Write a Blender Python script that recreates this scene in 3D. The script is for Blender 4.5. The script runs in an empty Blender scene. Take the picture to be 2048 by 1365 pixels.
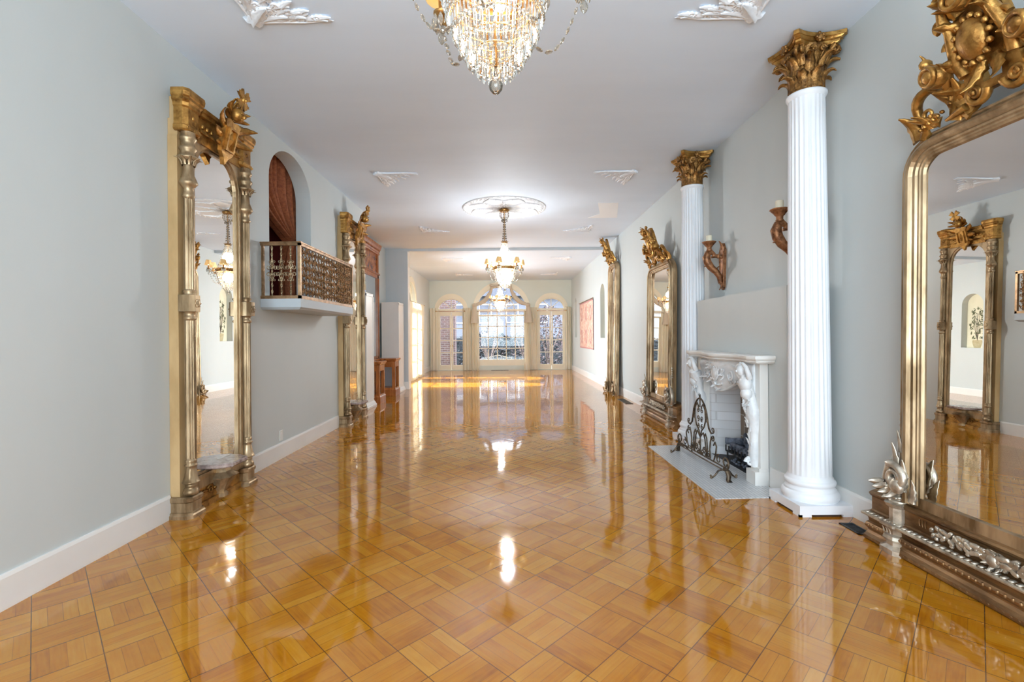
import bpy, math, random
from mathutils import Matrix, Vector
from mathutils.geometry import tessellate_polygon
random.seed(7)
PI = math.pi
sc = bpy.context.scene
col = sc.collection

# ---------------------------------------------------------------- camera, world, lights, exposure
H_EYE = 1.4
cd = bpy.data.cameras.new('camera')
cam = bpy.data.objects.new('camera', cd)
col.objects.link(cam)
cd.sensor_width = 36.0
cd.lens = 944.0 / 2048.0 * 36.0
cd.clip_start = 0.02
cd.clip_end = 300
cd.shift_x = (1024 - 1014.0) / 2048.0
cd.shift_y = -(682.5 - 671.6) / 2048.0
cam.matrix_world = Matrix.Translation((0, 0, H_EYE)) @ Matrix.Rotation(PI / 2, 4, 'X') @ Matrix.Rotation(math.radians(-0.5), 4, 'Z')
sc.camera = cam

sc.view_settings.view_transform = 'Standard'
sc.view_settings.look = 'None'
sc.view_settings.gamma = 1.0
sc.view_settings.use_curve_mapping = False
sc.view_settings.exposure = 0.6
sc.cycles.use_denoising = True
sc.cycles.denoising_prefilter = 'NONE'
sc.cycles.max_bounces = 10
sc.cycles.diffuse_bounces = 5
sc.cycles.glossy_bounces = 6
sc.cycles.transmission_bounces = 6
sc.cycles.transparent_max_bounces = 16
sc.cycles.caustics_reflective = False
sc.cycles.caustics_refractive = False
sc.cycles.sample_clamp_indirect = 6.0

w = bpy.data.worlds.new('sky'); sc.world = w; w.use_nodes = True
nt = w.node_tree
bg = nt.nodes['Background']
bg.inputs['Color'].default_value = (0.88, 0.94, 1.0, 1)
# bright overcast sky: paler towards the horizon, much brighter higher up
_g = nt.nodes.new('ShaderNodeTexCoord'); _s = nt.nodes.new('ShaderNodeSeparateXYZ'); _m = nt.nodes.new('ShaderNodeMapRange')
nt.links.new(_g.outputs['Generated'], _s.inputs[0]); nt.links.new(_s.outputs[2], _m.inputs['Value'])
_m.inputs['From Min'].default_value = 0.06; _m.inputs['From Max'].default_value = 0.45
_m.inputs['To Min'].default_value = 1.0; _m.inputs['To Max'].default_value = 10.0
nt.links.new(_m.outputs[0], bg.inputs['Strength'])

def light(name, kind, loc, energy, color=(1, 1, 1), direction=None, **kw):
    l = bpy.data.lights.new(name, kind); l.energy = energy; l.color = color
    for k, v in kw.items(): setattr(l, k, v)
    o = bpy.data.objects.new(name, l); col.objects.link(o); o.location = loc
    if direction is not None:
        o.rotation_euler = Vector(direction).to_track_quat('-Z', 'Y').to_euler()
    return o
light('sun', 'SUN', (-10, 15, 8), 19.0, (1.0, 0.97, 0.92), (0.83, -0.03, -0.58), angle=0.01)
# added fill light outside the unseen end wall, brightening the hall from behind
light('rear_fill_light', 'AREA', (0, -3.35, 1.95), 178.0, (0.70, 0.88, 1.0), (0, 1, 0.21), spread=math.radians(115), shape='RECTANGLE', size=4.6, size_y=3.0)

# added fill light for the second room, out of view behind the grey pier
light('side_fill_light', 'AREA', (-3.6, 13.6, 1.4), 225.0, (0.86, 0.95, 1.0), (1, -0.15, -0.1), shape='RECTANGLE', size=1.3, size_y=2.0, spread=math.radians(130))

# ---------------------------------------------------------------- materials
MATS = {}
def newmat(name):
    m = bpy.data.materials.new(name); m.use_nodes = True
    n = m.node_tree.nodes; b = n['Principled BSDF']
    MATS[name] = m
    return m, m.node_tree, b
def srgb(r, g, b):
    def f(c):
        c /= 255.0
        return c / 12.92 if c <= .04045 else ((c + .055) / 1.055) ** 2.4
    return (f(r), f(g), f(b), 1)
def ramp(nt, fac, stops):
    r = nt.nodes.new('ShaderNodeValToRGB')
    el = r.color_ramp.elements
    while len(el) < len(stops): el.new(0.5)
    for e, (p, c) in zip(el, stops): e.position = p; e.color = c
    nt.links.new(fac, r.inputs['Fac'])
    return r.outputs['Color']
def coords(nt, scale=(1, 1, 1)):
    tc = nt.nodes.new('ShaderNodeTexCoord'); mp = nt.nodes.new('ShaderNodeMapping')
    mp.inputs['Scale'].default_value = scale
    nt.links.new(tc.outputs['Object'], mp.inputs['Vector'])
    return mp.outputs['Vector']
def noise(nt, vec, scale, detail=3, rough=.5):
    n = nt.nodes.new('ShaderNodeTexNoise')
    n.inputs['Scale'].default_value = scale; n.inputs['Detail'].default_value = detail; n.inputs['Roughness'].default_value = rough
    nt.links.new(vec, n.inputs['Vector'])
    return n.outputs['Fac']
def bump(nt, b, h, strength, dist=.01):
    n = nt.nodes.new('ShaderNodeBump'); n.inputs['Strength'].default_value = strength; n.inputs['Distance'].default_value = dist
    nt.links.new(h, n.inputs['Height']); nt.links.new(n.outputs['Normal'], b.inputs['Normal'])
    return n
def mottled(name, c1, c2, scale=2.0, rough=.6, metal=0.0, bump_s=0.0, bump_scale=40, stretch=(1, 1, 1), stops=(.35, .65), spec=.5):
    m, nt, b = newmat(name)
    v = coords(nt, stretch)
    f = noise(nt, v, scale, 4, .6)
    nt.links.new(ramp(nt, f, [(stops[0], c1), (stops[1], c2)]), b.inputs['Base Color'])
    b.inputs['Roughness'].default_value = rough; b.inputs['Metallic'].default_value = metal
    b.inputs['Specular IOR Level'].default_value = spec
    if bump_s: bump(nt, b, noise(nt, v, bump_scale, 3), bump_s)
    return m

mottled('wall_paint', srgb(196, 202, 201), srgb(202, 207, 206), .7, .5, bump_s=.05, bump_scale=6, stretch=(1, 1, .35))
mottled('far_wall_paint', srgb(214, 219, 209), srgb(219, 224, 214), .6, .55)
mottled('room_two_paint', srgb(216, 219, 215), srgb(224, 226, 222), .6, .5)
mottled('blue_grey_paint', srgb(184, 191, 196), srgb(191, 198, 202), .8, .5)
mottled('ceiling_paint', srgb(218, 231, 246), srgb(222, 235, 250), .8, .7, stretch=(.4, 2.0, 1))
mottled('ceiling_patch_paint', srgb(240, 244, 248), srgb(242, 246, 250), 1, .45)
mottled('trim_white', srgb(226, 224, 220), srgb(232, 230, 226), 1.5, .35)
mottled('cream_trim', srgb(236, 226, 202), srgb(242, 233, 212), 1.5, .4)
mottled('column_white', srgb(228, 230, 234), srgb(234, 236, 240), 3, .4)
mottled('plaster_white', srgb(236, 241, 248), srgb(244, 248, 253), 20, .5)
mottled('carved_white', srgb(214, 216, 218), srgb(236, 238, 240), 6, .35, bump_s=.3, bump_scale=45)
mottled('antique_gold', srgb(112, 72, 26), srgb(196, 148, 78), 14, .36, .75, bump_s=.25, bump_scale=60, stops=(.3, .62))
mottled('capital_gold', srgb(64, 38, 14), srgb(178, 128, 66), 18, .42, .6, bump_s=.5, bump_scale=70, stops=(.32, .66))
mottled('champagne_gilt', srgb(118, 94, 64), srgb(196, 169, 133), 9, .36, .6, bump_s=.1, bump_scale=40, stretch=(1, 1, .25))
mottled('silver_gilt', srgb(150, 138, 122), srgb(214, 204, 188), 12, .32, .7, bump_s=.15, bump_scale=50, stops=(.3, .6))
mottled('bronze_gilt', srgb(92, 62, 34), srgb(170, 132, 90), 10, .36, .6, bump_s=.25, bump_scale=90, stretch=(.3, 1, 1), stops=(.3, .66))
mottled('side_board_gold', srgb(170, 138, 92), srgb(192, 160, 114), 5, .65, .1, stretch=(1, 1, .4))
mottled('sconce_copper', srgb(92, 52, 28), srgb(178, 124, 84), 22, .42, .5, bump_s=.4, bump_scale=60, stops=(.32, .64))
mottled('wrought_iron', srgb(46, 38, 32), srgb(118, 100, 80), 25, .45, .7)
mottled('bronze_rail', srgb(120, 90, 60), srgb(176, 140, 104), 12, .35, .6)
mottled('twisted_iron', srgb(108, 84, 56), srgb(206, 184, 150), 14, .35, .6)
mottled('copper_filigree', srgb(66, 38, 18), srgb(176, 128, 76), 30, .38, .6, stops=(.35, .62))
mottled('brown_drape', srgb(130, 68, 38), srgb(166, 96, 56), 30, .75, stretch=(1, 1, 1))
mottled('red_wall', srgb(122, 36, 28), srgb(136, 42, 32), 2, .8)
mottled('cherry_wood', srgb(136, 74, 34), srgb(186, 116, 62), 3, .25, stretch=(6, 6, .8))
mottled('burl_wood', srgb(110, 54, 22), srgb(182, 112, 58), 9, .25)
mottled('marble_pink', srgb(120, 96, 92), srgb(190, 172, 164), 18, .2)
mottled('log_charcoal', srgb(30, 36, 48), srgb(112, 120, 136), 16, .8, bump_s=.8, bump_scale=30, stretch=(1, 1, 1))
mottled('candle_wax', srgb(232, 222, 196), srgb(238, 230, 206), 4, .5)
mottled('brass', srgb(150, 110, 60), srgb(200, 156, 96), 20, .3, .8)
mottled('black_iron', srgb(28, 28, 30), srgb(48, 48, 52), 20, .5)
mottled('vent_bronze', srgb(70, 62, 54), srgb(96, 86, 74), 20, .5, .4)
mottled('plate_plastic', srgb(226, 226, 220), srgb(230, 230, 225), 5, .4)
mottled('hedge_green', srgb(18, 22, 26), srgb(44, 50, 56), 8, .8)
mottled('shrub_red', srgb(34, 24, 28), srgb(66, 46, 48), 8, .8)
mottled('bark', srgb(70, 58, 54), srgb(104, 90, 84), 10, .9)
mottled('lawn', srgb(46, 50, 44), srgb(74, 72, 62), 3, .95)
mottled('house_siding', srgb(98, 101, 112), srgb(110, 113, 124), .5, .8, stretch=(1, 1, 10))
mottled('roof_slate', srgb(82, 84, 96), srgb(98, 100, 110), 2, .8)
mottled('bench_iron', srgb(120, 110, 96), srgb(146, 134, 118), 10, .5)
mottled('painted_leaf', srgb(58, 66, 44), srgb(116, 118, 84), 20, .7)
mottled('painted_pot', srgb(176, 160, 120), srgb(200, 186, 150), 10, .7)
mottled('rug_edge', srgb(182, 128, 124), srgb(196, 144, 138), 8, .95)
mottled('niche_cream', srgb(222, 214, 186), srgb(232, 224, 198), 2, .6)
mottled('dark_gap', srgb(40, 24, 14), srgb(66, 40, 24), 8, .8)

def glass_mat(name, refl, tint=(1, 1, 1, 1), rough=0.0):
    m, nt, b = newmat(name)
    nt.nodes.remove(b)
    out = nt.nodes['Material Output']
    t = nt.nodes.new('ShaderNodeBsdfTransparent'); t.inputs['Color'].default_value = tint
    g = nt.nodes.new('ShaderNodeBsdfGlossy'); g.inputs['Roughness'].default_value = rough
    fr = nt.nodes.new('ShaderNodeFresnel'); fr.inputs['IOR'].default_value = refl
    mx = nt.nodes.new('ShaderNodeMixShader')
    nt.links.new(fr.outputs[0], mx.inputs[0]); nt.links.new(t.outputs[0], mx.inputs[1]); nt.links.new(g.outputs[0], mx.inputs[2])
    nt.links.new(mx.outputs[0], out.inputs['Surface'])
    return m
glass_mat('window_glass', 1.35, (.93, .95, .97, 1))
m, nt, b = newmat('mirror_glass')
b.inputs['Base Color'].default_value = (.86, .85, .82, 1); b.inputs['Metallic'].default_value = 1; b.inputs['Roughness'].default_value = .004
m, nt, b = newmat('crystal')
nt.nodes.remove(b); out = nt.nodes['Material Output']
gl = nt.nodes.new('ShaderNodeBsdfGlossy'); gl.inputs['Roughness'].default_value = .08; gl.inputs['Color'].default_value = (1, .97, .92, 1)
tr = nt.nodes.new('ShaderNodeBsdfTransparent'); tr.inputs['Color'].default_value = (.95, .93, .9, 1)
tl = nt.nodes.new('ShaderNodeBsdfTranslucent'); tl.inputs['Color'].default_value = (.4, .36, .29, 1)
df = nt.nodes.new('ShaderNodeBsdfDiffuse'); df.inputs['Color'].default_value = (.32, .29, .25, 1)
a1 = nt.nodes.new('ShaderNodeMixShader'); a1.inputs[0].default_value = .5
a2 = nt.nodes.new('ShaderNodeMixShader'); a2.inputs[0].default_value = .45
fr = nt.nodes.new('ShaderNodeLayerWeight'); fr.inputs['Blend'].default_value = .35
a3 = nt.nodes.new('ShaderNodeMixShader')
nt.links.new(tl.outputs[0], a1.inputs[1]); nt.links.new(df.outputs[0], a1.inputs[2])
nt.links.new(tr.outputs[0], a2.inputs[1]); nt.links.new(a1.outputs[0], a2.inputs[2])
nt.links.new(fr.outputs['Fresnel'], a3.inputs[0]); nt.links.new(a2.outputs[0], a3.inputs[1]); nt.links.new(gl.outputs[0], a3.inputs[2])
nt.links.new(a3.outputs[0], out.inputs['Surface'])
def cloth_mat(name, c, mix=.45, transp=.0):
    m, nt, b = newmat(name); nt.nodes.remove(b); out = nt.nodes['Material Output']
    d = nt.nodes.new('ShaderNodeBsdfDiffuse'); d.inputs['Color'].default_value = c
    t = nt.nodes.new('ShaderNodeBsdfTranslucent'); t.inputs['Color'].default_value = c
    p = nt.nodes.new('ShaderNodeBsdfTransparent')
    x = nt.nodes.new('ShaderNodeMixShader'); x.inputs[0].default_value = mix
    y = nt.nodes.new('ShaderNodeMixShader'); y.inputs[0].default_value = transp
    nt.links.new(d.outputs[0], x.inputs[1]); nt.links.new(t.outputs[0], x.inputs[2])
    nt.links.new(x.outputs[0], y.inputs[1]); nt.links.new(p.outputs[0], y.inputs[2])
    nt.links.new(y.outputs[0], out.inputs['Surface'])
cloth_mat('sheer_cream', srgb(250, 244, 228), .36, .06)
cloth_mat('swag_cloth', srgb(222, 210, 192), .3, .0)
cloth_mat('shade_cloth', srgb(246, 226, 180), .5, .0)
def emit(name, c, s):
    m, nt, b = newmat(name)
    b.inputs['Base Color'].default_value = c; b.inputs['Emission Color'].default_value = c; b.inputs['Emission Strength'].default_value = s
emit('bulb_glow', (1, .82, .55, 1), 7)

def brick_mat(name, c1, c2, mortar, scale, row=.25, bw=.5, rough=.8, mort=.02, rot=(0, 0, 0), bmp=.4):
    m, nt, b = newmat(name)
    tc = nt.nodes.new('ShaderNodeTexCoord'); mp = nt.nodes.new('ShaderNodeMapping'); mp.inputs['Rotation'].default_value = rot
    nt.links.new(tc.outputs['Object'], mp.inputs['Vector'])
    br = nt.nodes.new('ShaderNodeTexBrick')
    br.inputs['Color1'].default_value = c1; br.inputs['Color2'].default_value = c2; br.inputs['Mortar'].default_value = mortar
    br.inputs['Scale'].default_value = scale; br.inputs['Mortar Size'].default_value = mort
    br.inputs['Row Height'].default_value = row; br.inputs['Brick Width'].default_value = bw
    nt.links.new(mp.outputs[0], br.inputs['Vector'])
    nt.links.new(br.outputs['Color'], b.inputs['Base Color'])
    b.inputs['Roughness'].default_value = rough
    iv = nt.nodes.new('ShaderNodeMath'); iv.operation = 'SUBTRACT'; iv.inputs[0].default_value = 1
    nt.links.new(br.outputs['Fac'], iv.inputs[1])
    bump(nt, b, iv.outputs[0], bmp, .01)
brick_mat('firebox_brick', srgb(150, 132, 116), srgb(122, 108, 98), srgb(186, 180, 172), 1.0, .1, .24, mort=.007, rot=(PI / 2, 0, PI / 2))
brick_mat('firebox_brick_side', srgb(232, 234, 238), srgb(212, 214, 216), srgb(206, 206, 208), 1.0, .1, .24, mort=.004, rot=(PI / 2, 0, 0))
brick_mat('red_brick', srgb(96, 68, 66), srgb(76, 54, 54), srgb(120, 112, 112), 1.0, .09, .24, mort=.01, rot=(PI / 2, 0, 0))
brick_mat('hearth_tile', srgb(212, 214, 216), srgb(200, 203, 206), srgb(166, 168, 170), 1.0, .03, .16, rough=.3, mort=.003, rot=(0, 0, PI / 2), bmp=.2)

# parquet: basket weave squares laid at 45 degrees
def parquet():
    m, nt, b = newmat('parquet')
    N, L = nt.nodes, nt.links
    def math_(op, a, c=None, d=None):
        n = N.new('ShaderNodeMath'); n.operation = op
        for i, v in enumerate((a, c, d)):
            if v is None: continue
            if isinstance(v, (int, float)): n.inputs[i].default_value = v
            else: L.new(v, n.inputs[i])
        return n.outputs[0]
    g = N.new('ShaderNodeNewGeometry'); sp = N.new('ShaderNodeSeparateXYZ'); L.new(g.outputs['Position'], sp.inputs[0])
    X, Y = sp.outputs[0], sp.outputs[1]
    S = .231
    r = 1 / math.sqrt(2) / S
    a = math_('ADD', math_('MULTIPLY', math_('ADD', X, Y), r), .022 / S + 200)
    bb = math_('ADD', math_('MULTIPLY', math_('SUBTRACT', Y, X), r), .011 / S + 200)
    ia, ib = math_('FLOOR', a), math_('FLOOR', bb)
    fa, fb = math_('FRACT', a), math_('FRACT', bb)
    par = math_('MODULO', math_('ADD', ia, ib), 2)          # 1 -> boards run along a
    def mix(p, x, y):                                       # p ? y : x
        return math_('ADD', math_('MULTIPLY', p, math_('SUBTRACT', y, x)), x)
    across = mix(par, fa, fb)
    along = mix(par, fb, fa)
    bi = math_('MULTIPLY', across, 4); ibd = math_('FLOOR', bi); fbd = math_('FRACT', bi)
    cv = N.new('ShaderNodeCombineXYZ'); L.new(ia, cv.inputs[0]); L.new(ib, cv.inputs[1]); L.new(ibd, cv.inputs[2])
    wn = N.new('ShaderNodeTexWhiteNoise'); wn.noise_dimensions = '3D'; L.new(cv.outputs[0], wn.inputs['Vector'])
    cv2 = N.new('ShaderNodeCombineXYZ'); L.new(ia, cv2.inputs[0]); L.new(ib, cv2.inputs[1])
    wn2 = N.new('ShaderNodeTexWhiteNoise'); wn2.noise_dimensions = '3D'; L.new(cv2.outputs[0], wn2.inputs['Vector'])
    # grain, stretched along each board
    gv = N.new('ShaderNodeCombineXYZ')
    L.new(math_('MULTIPLY', along, .7), gv.inputs[0]); L.new(math_('MULTIPLY', across, 9), gv.inputs[1]); L.new(math_('MULTIPLY', wn.outputs['Value'], 40), gv.inputs[2])
    gr = N.new('ShaderNodeTexNoise'); gr.inputs['Scale'].default_value = 2.2; gr.inputs['Detail'].default_value = 4; L.new(gv.outputs[0], gr.inputs['Vector'])
    big = N.new('ShaderNodeTexNoise'); big.inputs['Scale'].default_value = 9; big.inputs['Detail'].default_value = 2; L.new(g.outputs['Position'], big.inputs['Vector'])
    f = math_('ADD', math_('ADD', math_('MULTIPLY', wn.outputs['Value'], .34), math_('MULTIPLY', gr.outputs['Fac'], .42)), math_('MULTIPLY', big.outputs['Fac'], .34))
    f = math_('ADD', f, math_('MULTIPLY', wn2.outputs['Value'], .12))
    colr = ramp(nt, f, [(.25, srgb(146, 82, 12)), (.5, srgb(176, 110, 18)), (.72, srgb(184, 122, 28)), (.95, srgb(192, 136, 44))])
    def edge(v, wd):
        return math_('LESS_THAN', math_('MINIMUM', v, math_('SUBTRACT', 1, v)), wd)
    strong = edge(bb, 0)  # placeholder replaced below
    e_blk = math_('MAXIMUM', edge(fa, .009), edge(fb, .009))
    e_brd = math_('MULTIPLY', edge(fbd, .016), math_('ADD', .35, math_('MULTIPLY', wn2.outputs['Value'], .5)))
    lines = math_('MAXIMUM', e_blk, e_brd)
    mx = N.new('ShaderNodeMix'); mx.data_type = 'RGBA'
    L.new(math_('MULTIPLY', lines, .82), mx.inputs[0]); L.new(colr, mx.inputs[6]); mx.inputs[7].default_value = srgb(74, 44, 24)
    L.new(mx.outputs[2], b.inputs['Base Color'])
    b.inputs['Roughness'].default_value = .16
    b.inputs['Specular IOR Level'].default_value = 0.0
    b.inputs['Coat Weight'].default_value = 1.0; b.inputs['Coat Roughness'].default_value = .05; b.inputs['Coat IOR'].default_value = 1.9
    # every board is very slightly tilted and cupped, over gentle long waves (normals in world space)
    def comb(x, y, z=0.0):
        n = N.new('ShaderNodeCombineXYZ')
        for i, v in enumerate((x, y, z)):
            if isinstance(v, (int, float)): n.inputs[i].default_value = v
            else: L.new(v, n.inputs[i])
        return n.outputs[0]
    def vec(op, p, q=None, sc_=None):
        n = N.new('ShaderNodeVectorMath'); n.operation = op
        for i, v in enumerate((p, q)):
            if v is None: continue
            if isinstance(v, tuple): n.inputs[i].default_value = v
            else: L.new(v, n.inputs[i])
        if sc_ is not None:
            if isinstance(sc_, (int, float)): n.inputs['Scale'].default_value = sc_
            else: L.new(sc_, n.inputs['Scale'])
        return n.outputs[0]
    rnd_t = vec('SCALE', vec('SUBTRACT', wn.outputs['Color'], (.5, .5, .5)), None, .006)
    k = .004 / math.sqrt(2)
    cup = math_('MULTIPLY', math_('SUBTRACT', fbd, .5), k)
    # across-board direction: b axis (-1,1) when boards run along a, else a axis (1,1)
    cx_ = mix(par, cup, math_('MULTIPLY', cup, -1))
    wav = N.new('ShaderNodeTexNoise'); wav.inputs['Scale'].default_value = 2.5; wav.inputs['Detail'].default_value = 1; L.new(g.outputs['Position'], wav.inputs['Vector'])
    wv = vec('SCALE', vec('SUBTRACT', wav.outputs['Color'], (.5, .5, .5)), None, .009)
    tot = vec('ADD', vec('ADD', rnd_t, wv), comb(cx_, cup))
    nrm = vec('NORMALIZE', vec('ADD', vec('MULTIPLY', tot, (1, 1, 0)), (0, 0, 1)))
    L.new(nrm, b.inputs['Normal']); L.new(nrm, b.inputs['Coat Normal'])
    N.remove(strong.node)
parquet()

def rug_mat():
    m, nt, b = newmat('rug_wool')
    v = coords(nt)
    vo = nt.nodes.new('ShaderNodeTexVoronoi'); vo.inputs['Scale'].default_value = 9; nt.links.new(v, vo.inputs['Vector'])
    wv = nt.nodes.new('ShaderNodeTexNoise'); wv.inputs['Scale'].default_value = 14; wv.inputs['Detail'].default_value = 4; nt.links.new(v, wv.inputs['Vector'])
    md = nt.nodes.new('ShaderNodeMath'); md.operation = 'ADD'; nt.links.new(vo.outputs['Distance'], md.inputs[0]); nt.links.new(wv.outputs['Fac'], md.inputs[1])
    nt.links.new(ramp(nt, md.outputs[0], [(.45, srgb(200, 150, 134)), (.7, srgb(222, 190, 172)), (.9, srgb(230, 212, 196)), (1.1, srgb(212, 168, 150))]), b.inputs['Base Color'])
    b.inputs['Roughness'].default_value = .95
rug_mat()
M = MATS

# ---------------------------------------------------------------- mesh helpers
I4 = Matrix.Identity(4)
def T(x, y, z): return Matrix.Translation((x, y, z))
def R(deg, ax): return Matrix.Rotation(math.radians(deg), 4, ax)
def S(x, y, z): return Matrix.Diagonal((x, y, z, 1))
class MB:
    def __init__(s): s.v = []; s.f = []; s.sm = []; s.mi = []; s.cur = 0
    def add(s, vs, fs, X=I4, smooth=False):
        o = len(s.v)
        flip = X.determinant() < 0
        s.v += [tuple(X @ Vector(v)) for v in vs]
        for f in fs:
            q = tuple(i + o for i in f)
            s.f.append(q[::-1] if flip else q); s.sm.append(smooth); s.mi.append(s.cur)
        return s
    def box(s, x0, x1, y0, y1, z0, z1, X=I4):
        v = [(x, y, z) for z in (z0, z1) for y in (y0, y1) for x in (x0, x1)]
        return s.add(v, [(0, 2, 3, 1), (4, 5, 7, 6), (0, 1, 5, 4), (2, 6, 7, 3), (0, 4, 6, 2), (1, 3, 7, 5)], X)
    def loops(s, rings, closed_ring=True, caps=True, X=I4, smooth=True, closed_path=False):
        n = len(rings[0]); vs = [p for r in rings for p in r]; fs = []
        m = len(rings)
        for i in range(m if closed_path else m - 1):
            a = i * n; b2 = ((i + 1) % m) * n
            for j in range(n if closed_ring else n - 1):
                k = (j + 1) % n
                fs.append((a + j, a + k, b2 + k, b2 + j))
        s.add(vs, fs, X, smooth)
        if caps and not closed_path:
            s.add(rings[0], [tuple(range(n))[::-1]], X); s.add(rings[-1], [tuple(range(n))], X)
        return s
    def lathe(s, prof, n=20, X=I4, flutes=0, fd=0.0, smooth=True, z_fl=None, caps=True):
        rings = []
        for r, z in prof:
            ring = []
            for i in range(n):
                t = 2 * PI * i / n; rr = r
                if flutes and (z_fl is None or z_fl[0] <= z <= z_fl[1]):
                    rr = r - fd * abs(math.cos(t * flutes / 2.0)) ** 1.5
                ring.append((rr * math.cos(t), rr * math.sin(t), z))
            rings.append(ring)
        return s.loops(rings, True, caps, X, smooth)
    def tube(s, pts, rad, n=6, X=I4, closed=False, flat=1.0, smooth=True):
        P = [Vector(p) for p in pts]; m = len(P)
        if isinstance(rad, (int, float)): rad = [rad] * m
        rings = []; prev = None
        for i in range(m):
            if closed: t = P[(i + 1) % m] - P[i - 1]
            else: t = P[min(i + 1, m - 1)] - P[max(i - 1, 0)]
            if t.length < 1e-9: t = Vector((0, 0, 1))
            t.normalize()
            if prev is None:
                u = t.cross(Vector((0, 1, 0)))
                if u.length < .2: u = t.cross(Vector((1, 0, 0)))
            else: u = prev - t * prev.dot(t)
            if u.length < 1e-6: u = t.orthogonal()
            u.normalize(); prev = u; w2 = t.cross(u)
            rings.append([tuple(P[i] + (u * math.cos(2 * PI * k / n) + w2 * (flat * math.sin(2 * PI * k / n))) * rad[i]) for k in range(n)])
        return s.loops(rings, True, True, X, smooth, closed)
    def ball(s, c, r, n=10, X=I4):
        if isinstance(r, (int, float)): r = (r, r, r)
        m = max(4, n // 2); rings = []
        for i in range(1, m):
            a = PI * i / m
            rings.append([(c[0] + r[0] * math.sin(a) * math.cos(2 * PI * k / n), c[1] + r[1] * math.sin(a) * math.sin(2 * PI * k / n), c[2] - r[2] * math.cos(a)) for k in range(n)])
        s.loops(rings, True, False, X, True)
        s.add(rings[0] + [(c[0], c[1], c[2] - r[2])], [(i + 1 if i + 1 < n else 0, i, n) for i in range(n)], X, True)
        s.add(rings[-1] + [(c[0], c[1], c[2] + r[2])], [(i, (i + 1) % n, n) for i in range(n)], X, True)
        return s
    def poly(s, outer, holes=(), d0=0.0, d1=.01, X=I4, smooth=False):
        """2D polygon (x,z) with holes, extruded along y from d0 to d1"""
        ls = [outer] + list(holes)
        tri = tessellate_polygon([[Vector((p[0], p[1], 0)) for p in l] for l in ls])
        flat = [p for l in ls for p in l]; n = len(flat)
        vs = [(p[0], d0, p[1]) for p in flat] + [(p[0], d1, p[1]) for p in flat]
        fs = []
        for t in tri:
            a, b2, c = t
            A, B, Cc = flat[a], flat[b2], flat[c]
            ar = (B[0] - A[0]) * (Cc[1] - A[1]) - (B[1] - A[1]) * (Cc[0] - A[0])
            if ar < 0: a, c = c, a
            fs.append((a, b2, c)); fs.append((c + n, b2 + n, a + n))
        o = 0
        for li, l in enumerate(ls):
            k = len(l); area = sum(l[i][0] * l[(i + 1) % k][1] - l[(i + 1) % k][0] * l[i][1] for i in range(k))
            for i in range(k):
                a, b2 = o + i, o + (i + 1) % k
                q = (a, a + n, b2 + n, b2)
                if (area < 0) != (li > 0): q = q[::-1]
                fs.append(q)
            o += k
        return s.add(vs, fs, X, smooth)
    def prism(s, pts, z0, z1, X=I4):
        """2D polygon (x,y) extruded along z"""
        n = len(pts)
        vs = [(p[0], p[1], z0) for p in pts] + [(p[0], p[1], z1) for p in pts]
        return s.add(vs, [tuple(range(n))[::-1], tuple(range(n, 2 * n))] + [(i, (i + 1) % n, n + (i + 1) % n, n + i) for i in range(n)], X)
    def steps(s, fn, zs, X=I4):
        """stack: fn(o) gives a 2D polygon grown by o; zs list of (z, o); built as one loft"""
        rings = [[(p[0], p[1], z) for p in fn(o)] for z, o in zs]
        return s.loops(rings, True, True, X, False)
    def run(s, prof, x0, x1, X=I4):
        """profile (y,z) extruded along x"""
        return s.loops([[(x, p[0], p[1]) for p in prof] for x in (x0, x1)], True, True, X, False)
    def leaf(s, X=I4, L=.1, W=.06, a0=0, curl=120, p=2.0, lobes=4, th=.12, n=12, cup=.25, tipw=.42):
        """acanthus leaf: grows up z, bends towards +y at its tip"""
        y = z = 0.0; rings = []; du = L / n
        for i in range(n + 1):
            u = i / n
            a = math.radians(a0 + curl * u ** p)
            env = (math.sin(PI * min(1, .18 + u * .82)) ** .7) * (1 - u) + tipw * u
            env = max(env * (1.15 - .15 * u) * math.sqrt(max(0, 1 - u ** 6)), .04)
            jag = 1 - .28 * abs(math.sin(PI * lobes * u))
            w2 = W * .5 * env * jag
            nx, nz = math.cos(a), -math.sin(a)      # normal (y,z) of the spine
            ring = []
            for v, tt in ((-1, 0), (-.55, .6), (-.2, .45), (0, 1.0), (.2, .45), (.55, .6), (1, 0), (.5, -.35), (0, -.35), (-.5, -.35)):
                off = th * W * tt * (1 - .5 * u) - cup * w2 * v * v
                ring.append((v * w2, y + nx * off, z + nz * off))
            rings.append(ring)
            y += math.sin(a) * du; z += math.cos(a) * du
        return s.loops(rings, True, True, X, True)
    def scroll(s, X=I4, r0=.05, turns=1.5, w=.012, start=0, decay=.16, n=None, taper=.5, flat=1.0, eye=True, lead=None):
        """spiral in the xz plane; lead = straight/curved points before it"""
        k = n or int(14 * turns) + 6
        pts = []; rad = []
        for i in range(k):
            t = i / (k - 1); th = math.radians(start) + t * turns * 2 * PI
            r = r0 * math.exp(-decay * t * turns * 2 * PI)
            pts.append((r * math.cos(th), 0, r * math.sin(th))); rad.append(w * (1 - (1 - taper) * t))
        if lead:
            pts = list(lead) + pts; rad = [w * (.5 + .5 * i / len(lead)) for i in range(len(lead))] + rad
        s.tube(pts, rad, 6, X, flat=flat)
        if eye: s.ball(pts[-1], w * 1.0, 6, X)
        return s
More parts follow.
